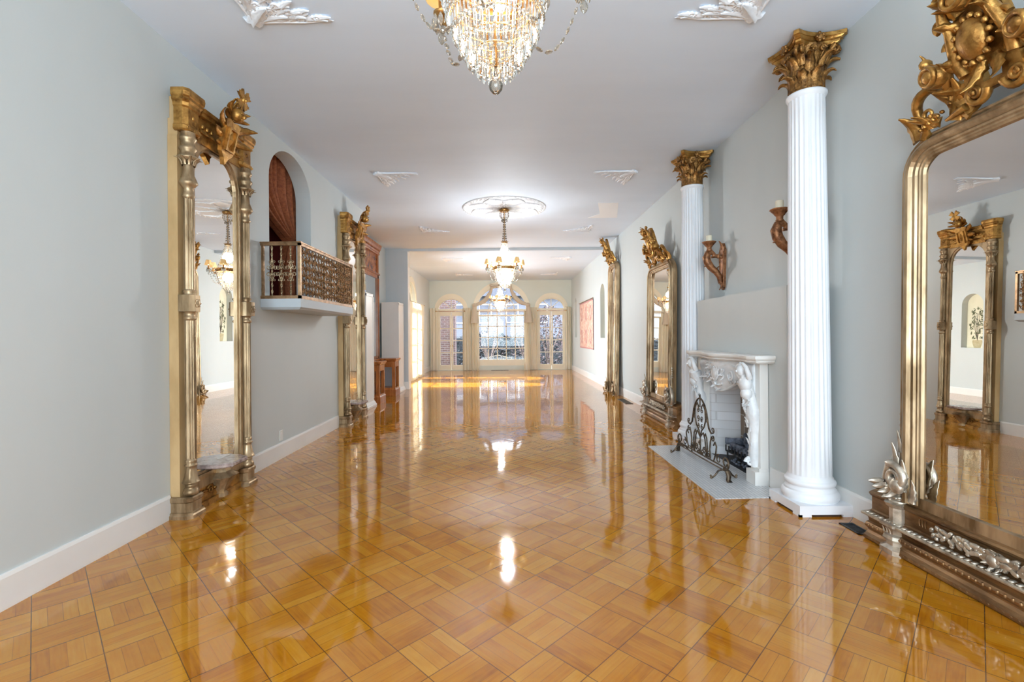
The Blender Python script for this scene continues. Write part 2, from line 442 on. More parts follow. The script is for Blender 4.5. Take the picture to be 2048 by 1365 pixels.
    def build(s, name, mat, parent=None, extra=None):
        me = bpy.data.meshes.new(name)
        me.from_pydata(s.v, [], s.f); me.update()
        me.polygons.foreach_set('use_smooth', s.sm)
        mats = mat if isinstance(mat, (list, tuple)) else [mat]
        for q in mats: me.materials.append(M[q])
        if len(mats) > 1: me.polygons.foreach_set('material_index', s.mi)
        o = bpy.data.objects.new(name, me); col.objects.link(o)
        if parent is not None: o.parent = parent
        return o
def tag(o, label=None, cat=None, group=None, kind=None):
    if label: o['label'] = label
    if cat: o['category'] = cat
    if group: o['group'] = group
    if kind: o['kind'] = kind
    return o
def empty(name, loc=(0, 0, 0), rz=0, rx=0):
    o = bpy.data.objects.new(name, None); col.objects.link(o)
    o.empty_display_size = .1
    o.location = loc; o.rotation_euler = (math.radians(rx), 0, math.radians(rz))
    return o
def copy_tree(o, parent=None):
    c = o.copy(); col.objects.link(c)
    c.parent = parent
    for ch in [x for x in bpy.data.objects if x.parent == o]: copy_tree(ch, c)
    return c
def struct(name, mb, mat): return tag(mb.build(name, mat), kind='structure')
def arc(cx, cz, rx, rz, a0, a1, n):
    return [(cx + rx * math.cos(math.radians(a0 + (a1 - a0) * i / n)), cz + rz * math.sin(math.radians(a0 + (a1 - a0) * i / n))) for i in range(n + 1)]
def arched(x0, x1, z0, zs, zt, n=20):
    """arched opening outline, springing at zs, top at zt"""
    return [(x0, z0), (x1, z0)] + arc((x0 + x1) / 2, zs, (x1 - x0) / 2, zt - zs, 0, 180, n)

# ---------------------------------------------------------------- setting
WX, C1, C2, YP, YF = 2.63, 3.72, 3.65, 12.5, 19.2
XR = -3.2           # wall of the recess and of the second room
def Yplane(x, s=1):  # local x -> world y, local y -> world x ; s=+1: outwards to +x
    return Matrix(((0, s, 0, x), (1, 0, 0, 0), (0, 0, 1, 0), (0, 0, 0, 1)))
struct('floor', MB().box(-3.9, 3.0, -3.3, YF + .1, -.12, 0), 'parquet')
struct('ceiling', MB().box(-3.9, 3.0, -3.3, YP, C1, C1 + .15), 'ceiling_paint')
struct('ceiling_far', MB().box(-3.9, 3.0, YP, YF + .3, C2, C1 + .15), 'ceiling_paint')
# near side of the dropped edge is painted blue grey
struct('trim_beam', MB().box(XR, WX, YP - .012, YP, C2, C1), 'blue_grey_paint')
lw = [(-3.2, 0), (8.72, 0), (8.72, C1), (-3.2, C1)]
struct('wall_left', MB().poly(lw, [arched(5.24, 6.36, 1.83, 3.2, 3.64)], -.2, 0, Yplane(-WX)), 'wall_paint')
struct('wall_recess', MB().box(XR - .2, XR, 8.52, YP, 0, C1).box(XR - .2, -WX - .21, 8.52, 8.72, 0, C1), 'wall_paint')
struct('wall_pier', MB().box(XR - .2, -2.62, YP, YP + .22, 0, C1), 'blue_grey_paint')
L2 = [(YP + .22, 0), (YF, 0), (YF, C2), (YP + .22, C2)]
struct('wall_left_far', MB().poly(L2, [arched(12.95, 14.25, .02, 2.45, 3.15), arched(14.75, 16.35, .02, 2.45, 3.25)], -.25, 0, Yplane(XR + .05)), 'room_two_paint')
nA, nB = (12.68, 13.28), (17.72, 18.32)
rw = [(-3.2, 0), (YF, 0), (YF, C1), (-3.2, C1)]
mb = MB().poly(rw, [[(4.42, .0001 + .01), (5.58, .011), (5.58, .98), (4.42, .98)], arched(nA[0], nA[1], 1.31, 2.5, 2.8, 14), arched(nB[0], nB[1], 1.31, 2.5, 2.8, 14)], 0, .16, Yplane(WX))
struct('wall_right', mb, 'wall_paint')
struct('wall_niche_back', MB().box(WX + .16, WX + .2, 12.5, 18.5, 1.2, 2.9), 'niche_cream')
# far wall with three arched openings
px = lambda p: (p - 1013.6) / 49.2
cx0, cx1 = px(951.5), px(1054.5)
lx0, lx1 = px(875), px(929.5); rx0, rx1 = px(1075), px(1130)
fw = [(XR - .2, 0), (WX + .3, 0), (WX + .3, C2), (XR - .2, C2)]
ZS, ZSC = 2.42, 2.45
holes = [arched(lx0, lx1, .02, ZS + .05, ZS + .55), arched(cx0, cx1, .18, ZSC, ZSC + 1.0), arched(rx0, rx1, .02, ZS + .05, ZS + .55)]
struct('wall_far', MB().poly(fw, holes, YF, YF + .3), 'far_wall_paint')
# unseen wall behind the camera, two openings added to let the fill light in
bw = [(-2.9, 0), (2.9, 0), (2.9, C1), (-2.9, C1)]
struct('wall_back', MB().poly(bw, [[(-2.3, .3), (-.3, .3), (-.3, 3.3), (-2.3, 3.3)], [(.3, .3), (2.3, .3), (2.3, 3.3), (.3, 3.3)]], -3.3, -3.15), 'wall_paint')
# alcove behind the balcony
struct('wall_alcove', MB().box(-3.75, -3.65, 4.7, 6.9, 1.7, C1).box(-3.65, -2.83, 4.6, 4.7, 1.7, C1).box(-3.65, -2.83, 6.9, 7.0, 1.7, C1).box(-3.65, -2.83, 4.7, 6.9, 1.73, 1.83), 'red_wall')
# baseboards (profile: out, height)
def baseb(name, x, s, y0, y1, mat='trim_white', h=.185):
    p = [(0, 0), (.018, 0), (.018, h - .02), (.012, h), (0, h)]
    X = Matrix(((0, s, 0, x), (1, 0, 0, 0), (0, 0, 1, 0), (0, 0, 0, 1)))
    struct(name, MB().run(p, y0, y1, X), mat)
baseb('baseboard_left', -WX, 1, -3.1, 3.655); baseb('baseboard_left_middle', -WX, 1, 4.61, 7.31); baseb('baseboard_left_end', XR + .05, 1, 16.5, YF)
baseb('baseboard_recess', XR, 1, 8.73, 9.0)
baseb('baseboard_right', WX, -1, -3.1, 4.0); baseb('baseboard_right_far', WX, -1, 5.97, YF)
struct('baseboard_pier', MB().box(-3.15, -2.6, YP - .02, YP, 0, .2).box(-2.62, -2.6, YP, YP + .22, 0, .2), 'trim_white')

# chimney breast, low, with a painted top ledge
bx = 2.39
mb = MB().poly([(4.03, 0), (5.915, 0), (5.915, 1.81), (4.03, 1.81)], [[(4.45, .004), (5.55, .004), (5.55, .95), (4.45, .95)]], 0, WX - bx - .002, Yplane(bx))
struct('trim_pier', MB().box(-2.62, -2.612, YP + .001, YP + .22, .2, C2 - .002), 'trim_white')
tag(mb.build('wall_chimney_breast', 'wall_paint'), kind='structure')
struct('baseboard_chimney', MB().box(bx - .018, bx, 4.03, 4.28, 0, .185).box(bx - .018, WX, 4.012, 4.03, 0, .185).box(bx - .018, bx, 5.72, 5.915, 0, .185), 'trim_white')

# ---------------------------------------------------------------- windows
def window(name, x0, x1, z0, zs, zt, cols, rows, kind, loc_y):
    """arched window in the far wall; kind door = pair of glazed leaves"""
    y = loc_y
    root = tag(empty(name, ((x0 + x1) / 2, y, 0)), kind='structure')
    W2 = (x1 - x0) / 2
    fr = MB()
    out = arched(-W2 - .0, W2 + .0, z0, zs, zt, 28)
    inn = arched(-W2 + .045, W2 - .045, z0 + (.02 if kind == 'door' else .25), zs, zt - .08, 28)
    fr.poly(out, [inn], 0.02, .12)
    fr.box(-W2, W2, .03, .1, zs - .06, zs + .03)
    fr.build('window_frame', 'cream_trim', root)
    # broad flat arch casing on the room side
    cas = MB().poly(arched(-W2 - .12, W2 + .12, zs - .1, zs, zt + .15, 28), [arched(-W2 + .04, W2 - .04, zs - .08, zs, zt - .04, 28)], -.03, .0)
    cas.build('casing', 'cream_trim', root)
    return root, W2
def muntin(mb, x0, z0, x1, z1, w=.03, y0=.05, y1=.085):
    d = Vector((x1 - x0, z1 - z0)); L = d.length; a = math.atan2(d.y, d.x)
    X = T(x0, 0, z0) @ Matrix.Rotation(-a, 4, 'Y')
    mb.box(0, L, y0, y1, -w / 2, w / 2, X)
def french(name, x0, x1, label_side):
    root, W2 = window(name, x0, x1, .02, ZS + .05, ZS + .55, 0, 0, 'door', YF)
    m = MB()
    zc = ZS + .09
    for a in (36, 72, 108, 144) if False else (45, 90, 135):
        muntin(m, 0, zc, (W2 - .1) * math.cos(math.radians(a)), zc + .42 * math.sin(math.radians(a)), .026)
    m.build('fanlight_bars', 'cream_trim', root)
    for s in (-1, 1):
        leafm = MB()
        xa, xb = sorted((s * .012, s * (W2 - .045)))
        gx = (.10, .10)
        outl = [(xa, .03), (xb, .03), (xb, ZS - .03), (xa, ZS - .03)]
        inn = [(xa + .055, .22), (xb - .055, .22), (xb - .055, ZS - .2), (xa + .055, ZS - .2)]
        leafm.poly(outl, [inn], .04, .09)
        for k in (1, 2, 3):
            z = .22 + (ZS - .44) * k / 4
            leafm.box(xa + .055, xb - .055, .05, .08, z - .017, z + .017)
        lf = leafm.build('door_leaf', 'cream_trim', root)
        MB().box(xa + .055, xb - .055, .063, .067, .22, ZS - .22).build('pane', 'window_glass', lf)
        h = MB().ball((s * .05, .02, 1.0), .022, 8).tube([(s * .05, .04, 1.0), (s * .05, .0, 1.0)], .008)
        h.build('door_handle', 'brass', lf)
    MB().poly(arched(-W2 + .07, W2 - .07, ZS + .09, ZS + .1, ZS + .47, 20), [], .063, .067).build('fanlight_pane', 'window_glass', root)
    tag(root, 'far French door', None)
    del root['label']
    return root
french('door_1', lx0, lx1, 'l'); french('door_2', rx0, rx1, 'r')
root, W2 = window('window_1', cx0, cx1, .18, ZSC, ZSC + 1.0, 5, 4, 'window', YF)
m = MB()
gx0, gx1 = -W2 + .07, W2 - .07
xs = [gx0 + .06 + (gx1 - gx0 - .12) * k / 5 for k in range(6)]
z0g = .43; ztr = ZSC - .22
for x in xs[1:-1]: m.box(x - .018, x + .018, .05, .085, z0g, ZSC + .02)
for k in range(1, 4):
    z = z0g + (ztr - z0g) * k / 4; m.box(gx0, gx1, .05, .085, z - .018, z + .018)
m.box(gx0, gx1, .04, .1, ztr - .04, ztr + .02)
m.box(gx0 - .02, gx0 + .06, .035, .1, z0g - .03, ztr); m.box(gx1 - .06, gx1 + .02, .035, .1, z0g - .03, ztr)
zc = ZSC + .02
for a in (22, 50, 90, 130, 158):
    r0 = .22 if a != 90 else .5
    ca, sa = math.cos(math.radians(a)), math.sin(math.radians(a))
    muntin(m, r0 * ca, zc + r0 * sa, .92 * ca, zc + .88 * sa)
for rr in (.22, .52):
    pts = [(rr * math.cos(t * PI / 18), .067, zc + rr * 1.05 * math.sin(t * PI / 18)) for t in range(19)]
    m.tube(pts, .017, 6)
m.build('muntins', 'cream_trim', root)
MB().poly(arched(gx0, gx1, z0g, ZSC, ZSC + .92, 28), [], .063, .067).build('pane', 'window_glass', root)
# side window of the second room
root = tag(empty('window_2', (XR + .05, 15.55, 0), -90), kind='structure')
mb = MB().poly(arched(-.8, .8, .02, 2.45, 3.25, 28), [arched(-.72, .72, .3, 2.45, 3.17, 28)], -.2, -.1)
mb.box(-.03, .03, -.18, -.12, .3, 2.45).box(-.72, .72, -.19, -.11, 2.4, 2.5)
for k in range(1, 4): mb.box(-.72, .72, -.17, -.13, .3 + .525 * k - .012, .3 + .525 * k + .012)
for a in (45, 90, 135): muntin(mb, 0, 2.45, .72 * math.cos(math.radians(a)), 2.45 + .72 * math.sin(math.radians(a)), .02, -.17, -.13)
mb.build('window_frame', 'cream_trim', root)
MB().poly(arched(-.9, .9, 2.4, 2.45, 3.37, 28), [arched(-.76, .76, 2.42, 2.45, 3.2, 28)], 0, .03).build('casing', 'cream_trim', root)
MB().poly(arched(-.72, .72, .3, 2.45, 3.17, 20), [], -.152, -.148).build('pane', 'window_glass', root)

w3 = copy_tree(root); w3.name = 'added_window'; w3.location = (XR + .05, 13.6, 0); w3.scale = (.8125, 1, .969)  # made-up window around the added side fill light, hidden by the pier

# ---------------------------------------------------------------- curtains
def curtain(name, x0, x1, y, z0, z1, folds, amp, label, X=I4, tie=None, mat='sheer_cream', group=None, rod=True, seed=1, swing=0):
    rnd = random.Random(seed)
    root = empty(name, tuple(X @ Vector(((x0 + x1) / 2, y, 0)))); tag(root, label, 'curtain', group)
    inv = root.matrix_basis.inverted() @ X
    nu, nv = folds * 10, 14; ph = rnd.random() * 6
    rings = []
    for j in range(nv + 1):
        t = j / nv; z = z0 + (z1 - z0) * t; ring = []
        pinch = 1 - .12 * math.sin(PI * t)
        for i in range(nu + 1):
            u = i / nu
            xx = (x0 + x1) / 2 + (u - .5) * (x1 - x0) * pinch + swing * math.sin(PI * t) * .5
            yy = y + amp * math.sin(2 * PI * folds * .75 * u + ph + .5 * math.sin(3 * t + u * 5)) * (.7 + .3 * t) + .3 * amp * math.sin(5.3 * u * folds + 2 * t)
            ring.append((xx, yy, z))
        rings.append([(p[0], p[1], p[2]) for p in ring] + [(p[0], p[1] - .004, p[2]) for p in ring[::-1]])
    MB().loops(rings, True, True, inv, True).build('cloth', mat, root)
    return root
yc = YF - .12
curtain('curtain', px(861), px(876.5), yc, .01, 2.53, 3, .035, 'cream sheer curtain in the corner beside the brick-backed French door', seed=2)
curtain('curtain', px(925.5), px(943), yc, .01, 2.53, 4, .04, 'cream curtain filling the gap between first French door and centre window', seed=3)
curtain('curtain', px(942.5), px(958.5), yc - .1, .005, 2.42, 4, .05, 'gathered cream curtain along the swagged window, on the brick pillar side', seed=4)
curtain('curtain', px(1047), px(1059), yc - .1, .005, 2.42, 3, .05, 'gathered cream curtain along the swagged window, on the tapestry side', seed=5)
curtain('curtain', px(1059), px(1076), yc, .01, 2.53, 4, .04, 'cream curtain between the swagged window and the shrub-filled French door', seed=6)
curtain('curtain', px(1129.5), px(1142), yc, .01, 2.55, 3, .04, 'cream sheer curtain in the corner nearest the slim arched niche', seed=7)
XL2 = Matrix(((0, 1, 0, XR + .05), (-1, 0, 0, 0), (0, 0, 1, 0), (0, 0, 0, 1)))
def Lx(y): return -y
curtain('curtain', -15.62, -14.3, .17, .01, 2.5, 7, .05, 'pale sheer curtain on the side window, next to the grey pier', XL2, seed=8)
curtain('curtain', -16.9, -15.98, .17, .01, 2.5, 5, .05, 'pale sheer curtain on the side window, far side of the sunlit gap', XL2, seed=9)
def rod(x0, x1, y, z, label, X=I4):
    a, b2 = X @ Vector((x0, y, z)), X @ Vector((x1, y, z))
    root = empty('curtain_rod', tuple(a)); tag(root, label, 'curtain rod')
    d = tuple(b2 - a)
    MB().tube([(0, 0, 0), d], .011, 8).build('rod', 'brass', root)
    for p in ((0, 0, 0), d): MB().ball(p, .028, 8).build('finial', 'brass', root)
rod(px(873), px(930), yc - .06, 2.4, 'thin brass curtain rod across the brick-backed French door')
rod(px(1075), px(1131), yc - .06, 2.4, 'thin brass curtain rod across the shrub-filled French door')
rod(px(947), px(1058), yc - .16, 2.38, 'pale rod across the swagged arched centre window')
rod(-16.9, -14.2, .19, 2.5, 'curtain rod above the sunlit side window', XL2)
# swags of cloth hung from the head of the centre arch
def swag(sgn, label):
    root = empty('fabric_swag', (px(1003), yc - .22, 0)); tag(root, label, 'swag', 'cloth swags on the centre window')
    pts = []; rad = []
    A = (sgn * .37, ZSC + .98); B = (sgn * 1.08, ZSC + .18)
    for i in range(15):
        t = i / 14
        x = A[0] + (B[0] - A[0]) * (t ** 1.25); z = A[1] + (B[1] - A[1]) * (t ** .62) - .10 * math.sin(PI * t)
        pts.append((x, 0, z)); rad.append(.04 + .05 * math.sin(PI * t))
    m = MB(); m.tube(pts, rad, 10, flat=.6)
    m.ball((pts[-1][0], 0, pts[-1][2]), .08, 10)
    m.build('draped_cloth', 'swag_cloth', root)
    t = MB(); rings = []
    for j in range(9):
        z = pts[-1][2] - j * .09; ww = .05 + .012 * j
        rings.append([(pts[-1][0] + ww * math.cos(k * PI / 8) * (1 + .2 * math.cos(4 * k * PI / 8)), ww * .5 * math.sin(k * PI / 8), z) for k in range(16)])
    t.loops(rings); t.build('tail', 'swag_cloth', root)
swag(-1, 'cloth swag from arch crown down towards the brick-side French door')
swag(1, 'cloth swag from arch crown down towards the shrub-side French door')
root = empty('swag_loop', (px(993), yc - .24, ZSC + .98)); tag(root, 'twisted cloth loop tied across the crown of the centre arch', 'swag')
MB().tube([(-.25, 0, 0), (-.1, 0, -.05), (.1, 0, -.06), (.3, 0, .0), (.5, 0, -.02)], [.04, .05, .05, .045, .03], 8).build('twisted_cloth', 'swag_cloth', root)

# ---------------------------------------------------------------- pier mirrors on the long wall (local: x along wall, y out, z up)
def oct_(cx, cy0, hw, dep, ch, o=0.0):
    """chamfered block footprint standing against y=cy0"""
    a, b2 = hw + o, dep + o
    return [(cx - a, cy0), (cx + a, cy0), (cx + a, cy0 + b2 - ch), (cx + a - ch, cy0 + b2), (cx - a + ch, cy0 + b2), (cx - a, cy0 + b2 - ch)]
def pier_mirror(label):
    root = tag(empty('pier_mirror'), label, 'mirror', 'gilt pier mirrors on the long wall')
    m = MB().poly([(-.46, .12), (.46, .12), (.46, 2.98), (.455, 3.0), (.455, 3.12), (.435, 3.13), (.435, 3.3), (-.435, 3.3), (-.435, 3.13), (-.455, 3.12), (-.455, 3.0), (-.46, 2.98)], [], 0, .075)
    m.build('back_board', 'side_board_gold', root)
    hole = [(-.295, .3), (.295, .3), (.295, 2.72)] + arc(.295 - .2, 2.72, .2, .26, 0, 90, 8)[1:] + arc(-.095, 2.72, .2, .26, 90, 180, 8)
    MB().poly([(-.31, .28), (.31, .28), (.31, 3.02), (-.31, 3.02)], [], .078, .084).build('mirror_pane', 'mirror_glass', root)
    fr = MB().poly([(-.34, .17), (.34, .17), (.34, 3.14), (-.34, 3.14)], [hole], .084, .10)
    hole2 = [(p[0] * 1.07, p[1] + (.02 if p[1] > 1 else -.02)) for p in hole]
    fr.poly([(-.352, .17), (.352, .17), (.352, 3.14), (-.352, 3.14)], [hole2], .1, .115)
    fr.box(-.40, -.335, .075, .105, .17, 3.12).box(.335, .40, .075, .105, .17, 3.12)
    fr.box(-.375, -.365, .105, .118, .17, 3.1).box(.365, .375, .105, .118, .17, 3.1)
    fr.build('inner_frame', 'champagne_gilt', root)
    shaft = [(.03, .40), (.034, .41), (.034, 1.56), (.03, 1.57)]
    for s in (-1, 1):
        X = T(s * .405, .125, 0)
        c = MB()
        c.lathe([(.036, .45), (.035, 1.55)], 40, X, 10, .014)
        c.lathe([(.035, 1.77), (.035, 2.52)], 40, X, 10, .014)
        c.lathe([(.03, .165), (.05, .17), (.058, .19), (.05, .215), (.035, .225), (.042, .235), (.042, .25), (.034, .26)], 16, X)
        c.lathe([(.062, .262), (.066, .27), (.06, .275), (.048, .31), (.038, .37), (.036, .39), (.046, .395), (.046, .405), (.036, .412), (.042, .425), (.042, .44), (.032, .452)], 24, X, 8, .006)
        c.lathe([(.033, 1.54), (.045, 1.55), (.045, 1.565), (.036, 1.575), (.036, 1.6), (.05, 1.61)], 16, X)
        c.lathe([(.05, 1.74), (.036, 1.75), (.046, 1.765), (.046, 1.775), (.033, 1.785)], 16, X)
        c.prism(oct_(s * .405, .075, .06, .115, .03), 1.61, 1.74)
        c.ball((s * .405, .19, 1.675), (.03, .014, .03), 8)
        for k in range(6): c.ball((s * .405 + .025 * math.cos(k * PI / 3), .192, 1.675 + .025 * math.sin(k * PI / 3)), .01, 6)
        c.lathe([(.032, 2.5), (.046, 2.52), (.036, 2.54), (.034, 2.58), (.05, 2.60), (.066, 2.62), (.062, 2.635), (.04, 2.69), (.036, 2.76), (.04, 2.79), (.075, 2.81), (.08, 2.825), (.055, 2.84), (.05, 2.87), (.062, 2.885), (.062, 2.9), (.048, 2.915), (.048, 2.95), (.06, 2.965), (.06, 2.98), (.05, 2.99), (.05, 3.02)], 20, X)
        for k in range(8):
            c.leaf(X @ R(45 * k, 'Z') @ T(0, .045, 2.76), .085, .05, 15, 90, 1.5, 3, .1, 6)
        c.build('colonnette', 'champagne_gilt', root)
    for s in (-1, 1):
        k = MB().steps(lambda o: oct_(s * .385, .06, .10, .105, .03, o * .75), [(3.02, -.015), (3.03, 0), (3.06, 0), (3.07, -.012), (3.2, -.012), (3.21, .0), (3.235, .005), (3.25, .02), (3.27, .02), (3.28, .03), (3.31, .035), (3.335, .03), (3.335, -.0)])
        k.ball((s * .385, .155, 3.14), (.018, .012, .018), 8)
        for i in range(7): k.ball((s * .385 - .08 + i * .0266, .162, 3.045), (.009, .006, .012), 6)
        k.build('cap_block', 'antique_gold', root)
    e = MB().poly([(-.3, 3.0), (.3, 3.0), (.3, 3.2), (.12, 3.26), (-.12, 3.26), (-.3, 3.2)], [], .075, .13)
    for (za, zb, yo) in ((3.21, 3.24, .165), (3.24, 3.27, .185), (3.08, 3.1, .15)):
        e.box(-.285, .285, .0, yo, za, zb)
    for s in (-1, 1):
        for k in range(3): e.ball((s * (.12 + .06 * k), .135, 3.14), (.02, .014, .02), 8)
    e.build('entablature', 'antique_gold', root)
    # crest: shield with a lozenge, masked head under a shell, wings and cross finial
    c = MB()
    Xc = T(0, .16, 3.04) @ R(-14, 'X') @ S(1.12, 1.1, 1.0)
    sh = [(-.07, -.02), (-.03, -.06), (0, -.12), (.03, -.06), (.07, -.02), (.085, .05), (.075, .2), (.1, .25), (.05, .27), (0, .255), (-.05, .27), (-.1, .25), (-.075, .2), (-.085, .05)]
    c.poly(sh, [], 0, .035, Xc)
    c.poly([(-.055, .0), (.055, .0), (.055, .2), (-.055, .2)], [[(-.04, .015), (.04, .015), (.04, .185), (-.04, .185)]], .035, .055, Xc)
    c.loops([[(-.032, .035, .1), (0, .035, .03), (.032, .035, .1), (0, .035, .17)], [(-.002, .062, .1), (0, .062, .095), (.002, .062, .1), (0, .062, .105)]], True, True, Xc, False)
    c.build('shield', 'antique_gold', root)
    h = MB()
    h.ball((0, .05, .33), (.055, .05, .062), 12, Xc).ball((0, .1, .325), (.014, .02, .02), 6, Xc).ball((-.022, .09, .345), (.014, .01, .008), 6, Xc).ball((.022, .09, .345), (.014, .01, .008), 6, Xc).ball((0, .092, .295), (.02, .012, .008), 6, Xc)
    for k in range(-3, 4):
        h.leaf(Xc @ T(0, .01, .3) @ R(k * 27, 'Y'), .2 - abs(k) * .01, .09, -5, 75, 1.6, 1, .14, 8)
    for s in (-1, 1):
        h.leaf(Xc @ T(s * .05, .015, .2) @ R(s * 62, 'Y'), .22, .12, 5, 50, 1.5, 3, .1, 8)
        h.leaf(Xc @ T(s * .06, .015, .12) @ R(s * 88, 'Y'), .2, .11, 5, 40, 1.5, 3, .1, 8)
        h.leaf(Xc @ T(s * .05, .015, .05) @ R(s * 100, 'Y'), .13, .07, 5, 30, 1.5, 3, .1, 8)
    h.build('crest_mask', 'antique_gold', root)
    q = MB(); Xq = Xc @ T(0, .06, .47)
    for k in range(4):
        X2 = Xq @ R(45 + 90 * k, 'Y')
        q.poly([(-.018, .02), (.018, .02), (.03, .06), (.035, .085), (.012, .075), (0, .085), (-.012, .075), (-.035, .085), (-.03, .06)], [], -.01, .01, X2)
    q.ball((0, .0, 0), .028, 8, Xq).ball((0, .025, 0), .014, 6, Xq)
    q.tube([(0, 0, -.1), (0, 0, 0)], .015, 6, Xq)
    q.build('cross_finial', 'antique_gold', root)
    for s in (-1, 1):
        b = MB().steps(lambda o: oct_(s * .395, 0, .085, .165, .03, o), [(0, .02), (.025, .02), (.035, .012), (.045, .012), (.05, .0), (.12, .0), (.13, .008), (.155, .01), (.165, .0)])
        b.build('base_block', 'champagne_gilt', root)
    a = MB().box(-.31, .31, .0, .10, .0, .25).box(-.31, .31, .0, .125, .0, .05).box(-.31, .31, .0, .115, .235, .26)
    for s in (-1, 1):
        a.scroll(T(s * .13, .105, .12) @ S(s, 1, 1), .045, 1.3, .012, 20)
        a.leaf(T(s * .16, .1, .12) @ R(s * 80, 'Y'), .09, .05, 0, 30, 1.5, 3, .12, 6)
        a.ball((s * .08, .11, .12), .016, 6)
    a.build('apron', 'antique_gold', root)
    b = MB().steps(lambda o: [(-.04 - o, .1), (.04 + o, .1), (.04 + o, .12 + o * .8), (.02 + o * .6, .15 + o), (-.02 - o * .6, .15 + o), (-.04 - o, .12 + o * .8)], [(.02, .01), (.05, .012), (.06, -.005), (.19, .07), (.2, .085), (.21, .07), (.24, .03), (.27, .02), (.29, .045), (.3, .05)])
    b.build('bracket', 'champagne_gilt', root)
    MB().steps(lambda o: [(-.2 - o, .08), (.2 + o, .08), (.19 + o, .19 + o), (.11, .29 + o), (-.11, .29 + o), (-.19 - o, .19 + o)], [(.3, -.012), (.31, 0), (.33, 0), (.338, -.01)]).build('shelf_top', 'marble_pink', root)
    return root
pm = pier_mirror('tall gilt pier mirror with flat-topped columns, ahead of the balcony beside the bare wall')
pm.location = (-WX + .002, 4.13, 0); pm.rotation_euler = (0, 0, math.radians(-90))
pm2 = copy_tree(pm); pm2.location = (-WX + .002, 7.80, 0)
pm2['label'] = 'tall gilt pier mirror standing just beyond the balcony, at the end of the wall'

# ---------------------------------------------------------------- big overmantel style mirrors on the right wall
def frame_path(hw, z0, z1, r, n=8):
    return [(-hw, z0), (-hw, z1 - r)] + [(-hw + r - r * math.cos(PI / 2 * i / n), z1 - r + r * math.sin(PI / 2 * i / n)) for i in range(1, n)] + [(-hw + r, z1), (hw - r, z1)] + [(hw - r + r * math.sin(PI / 2 * i / n), z1 - r + r * math.cos(PI / 2 * i / n)) for i in range(1, n)] + [(hw, z1 - r), (hw, z0)]
def moulding(mb, path, prof):
    """path (x,z) open; prof [(offset inwards, y)]"""
    m = len(path); rings = []
    for i, p in enumerate(path):
        a = Vector(path[max(i - 1, 0)]); b2 = Vector(path[min(i + 1, m - 1)])
        if 0 < i < m - 1:
            d1 = (Vector(p) - a).normalized(); d2 = (b2 - Vector(p)).normalized(); d = (d1 + d2).normalized(); k = 1 / max(.5, d.dot(d1))
        else: d = (b2 - a).normalized(); k = 1
        nrm = Vector((d.y, -d.x))     # to the right of travel = inwards
        rings.append([(p[0] + nrm.x * o * k, y, p[1] + nrm.y * o * k) for o, y in prof])
    mb.loops(rings, True, True, I4, False)
FP = [(0, 0), (0, .05), (.004, .066), (.012, .072), (.02, .068), (.024, .06), (.03, .066), (.042, .088), (.058, .096), (.072, .09), (.08, .078), (.084, .07), (.09, .073), (.1, .07), (.106, .058), (.115, .056), (.12, .05), (.13, .046), (.136, .03), (.136, 0)]
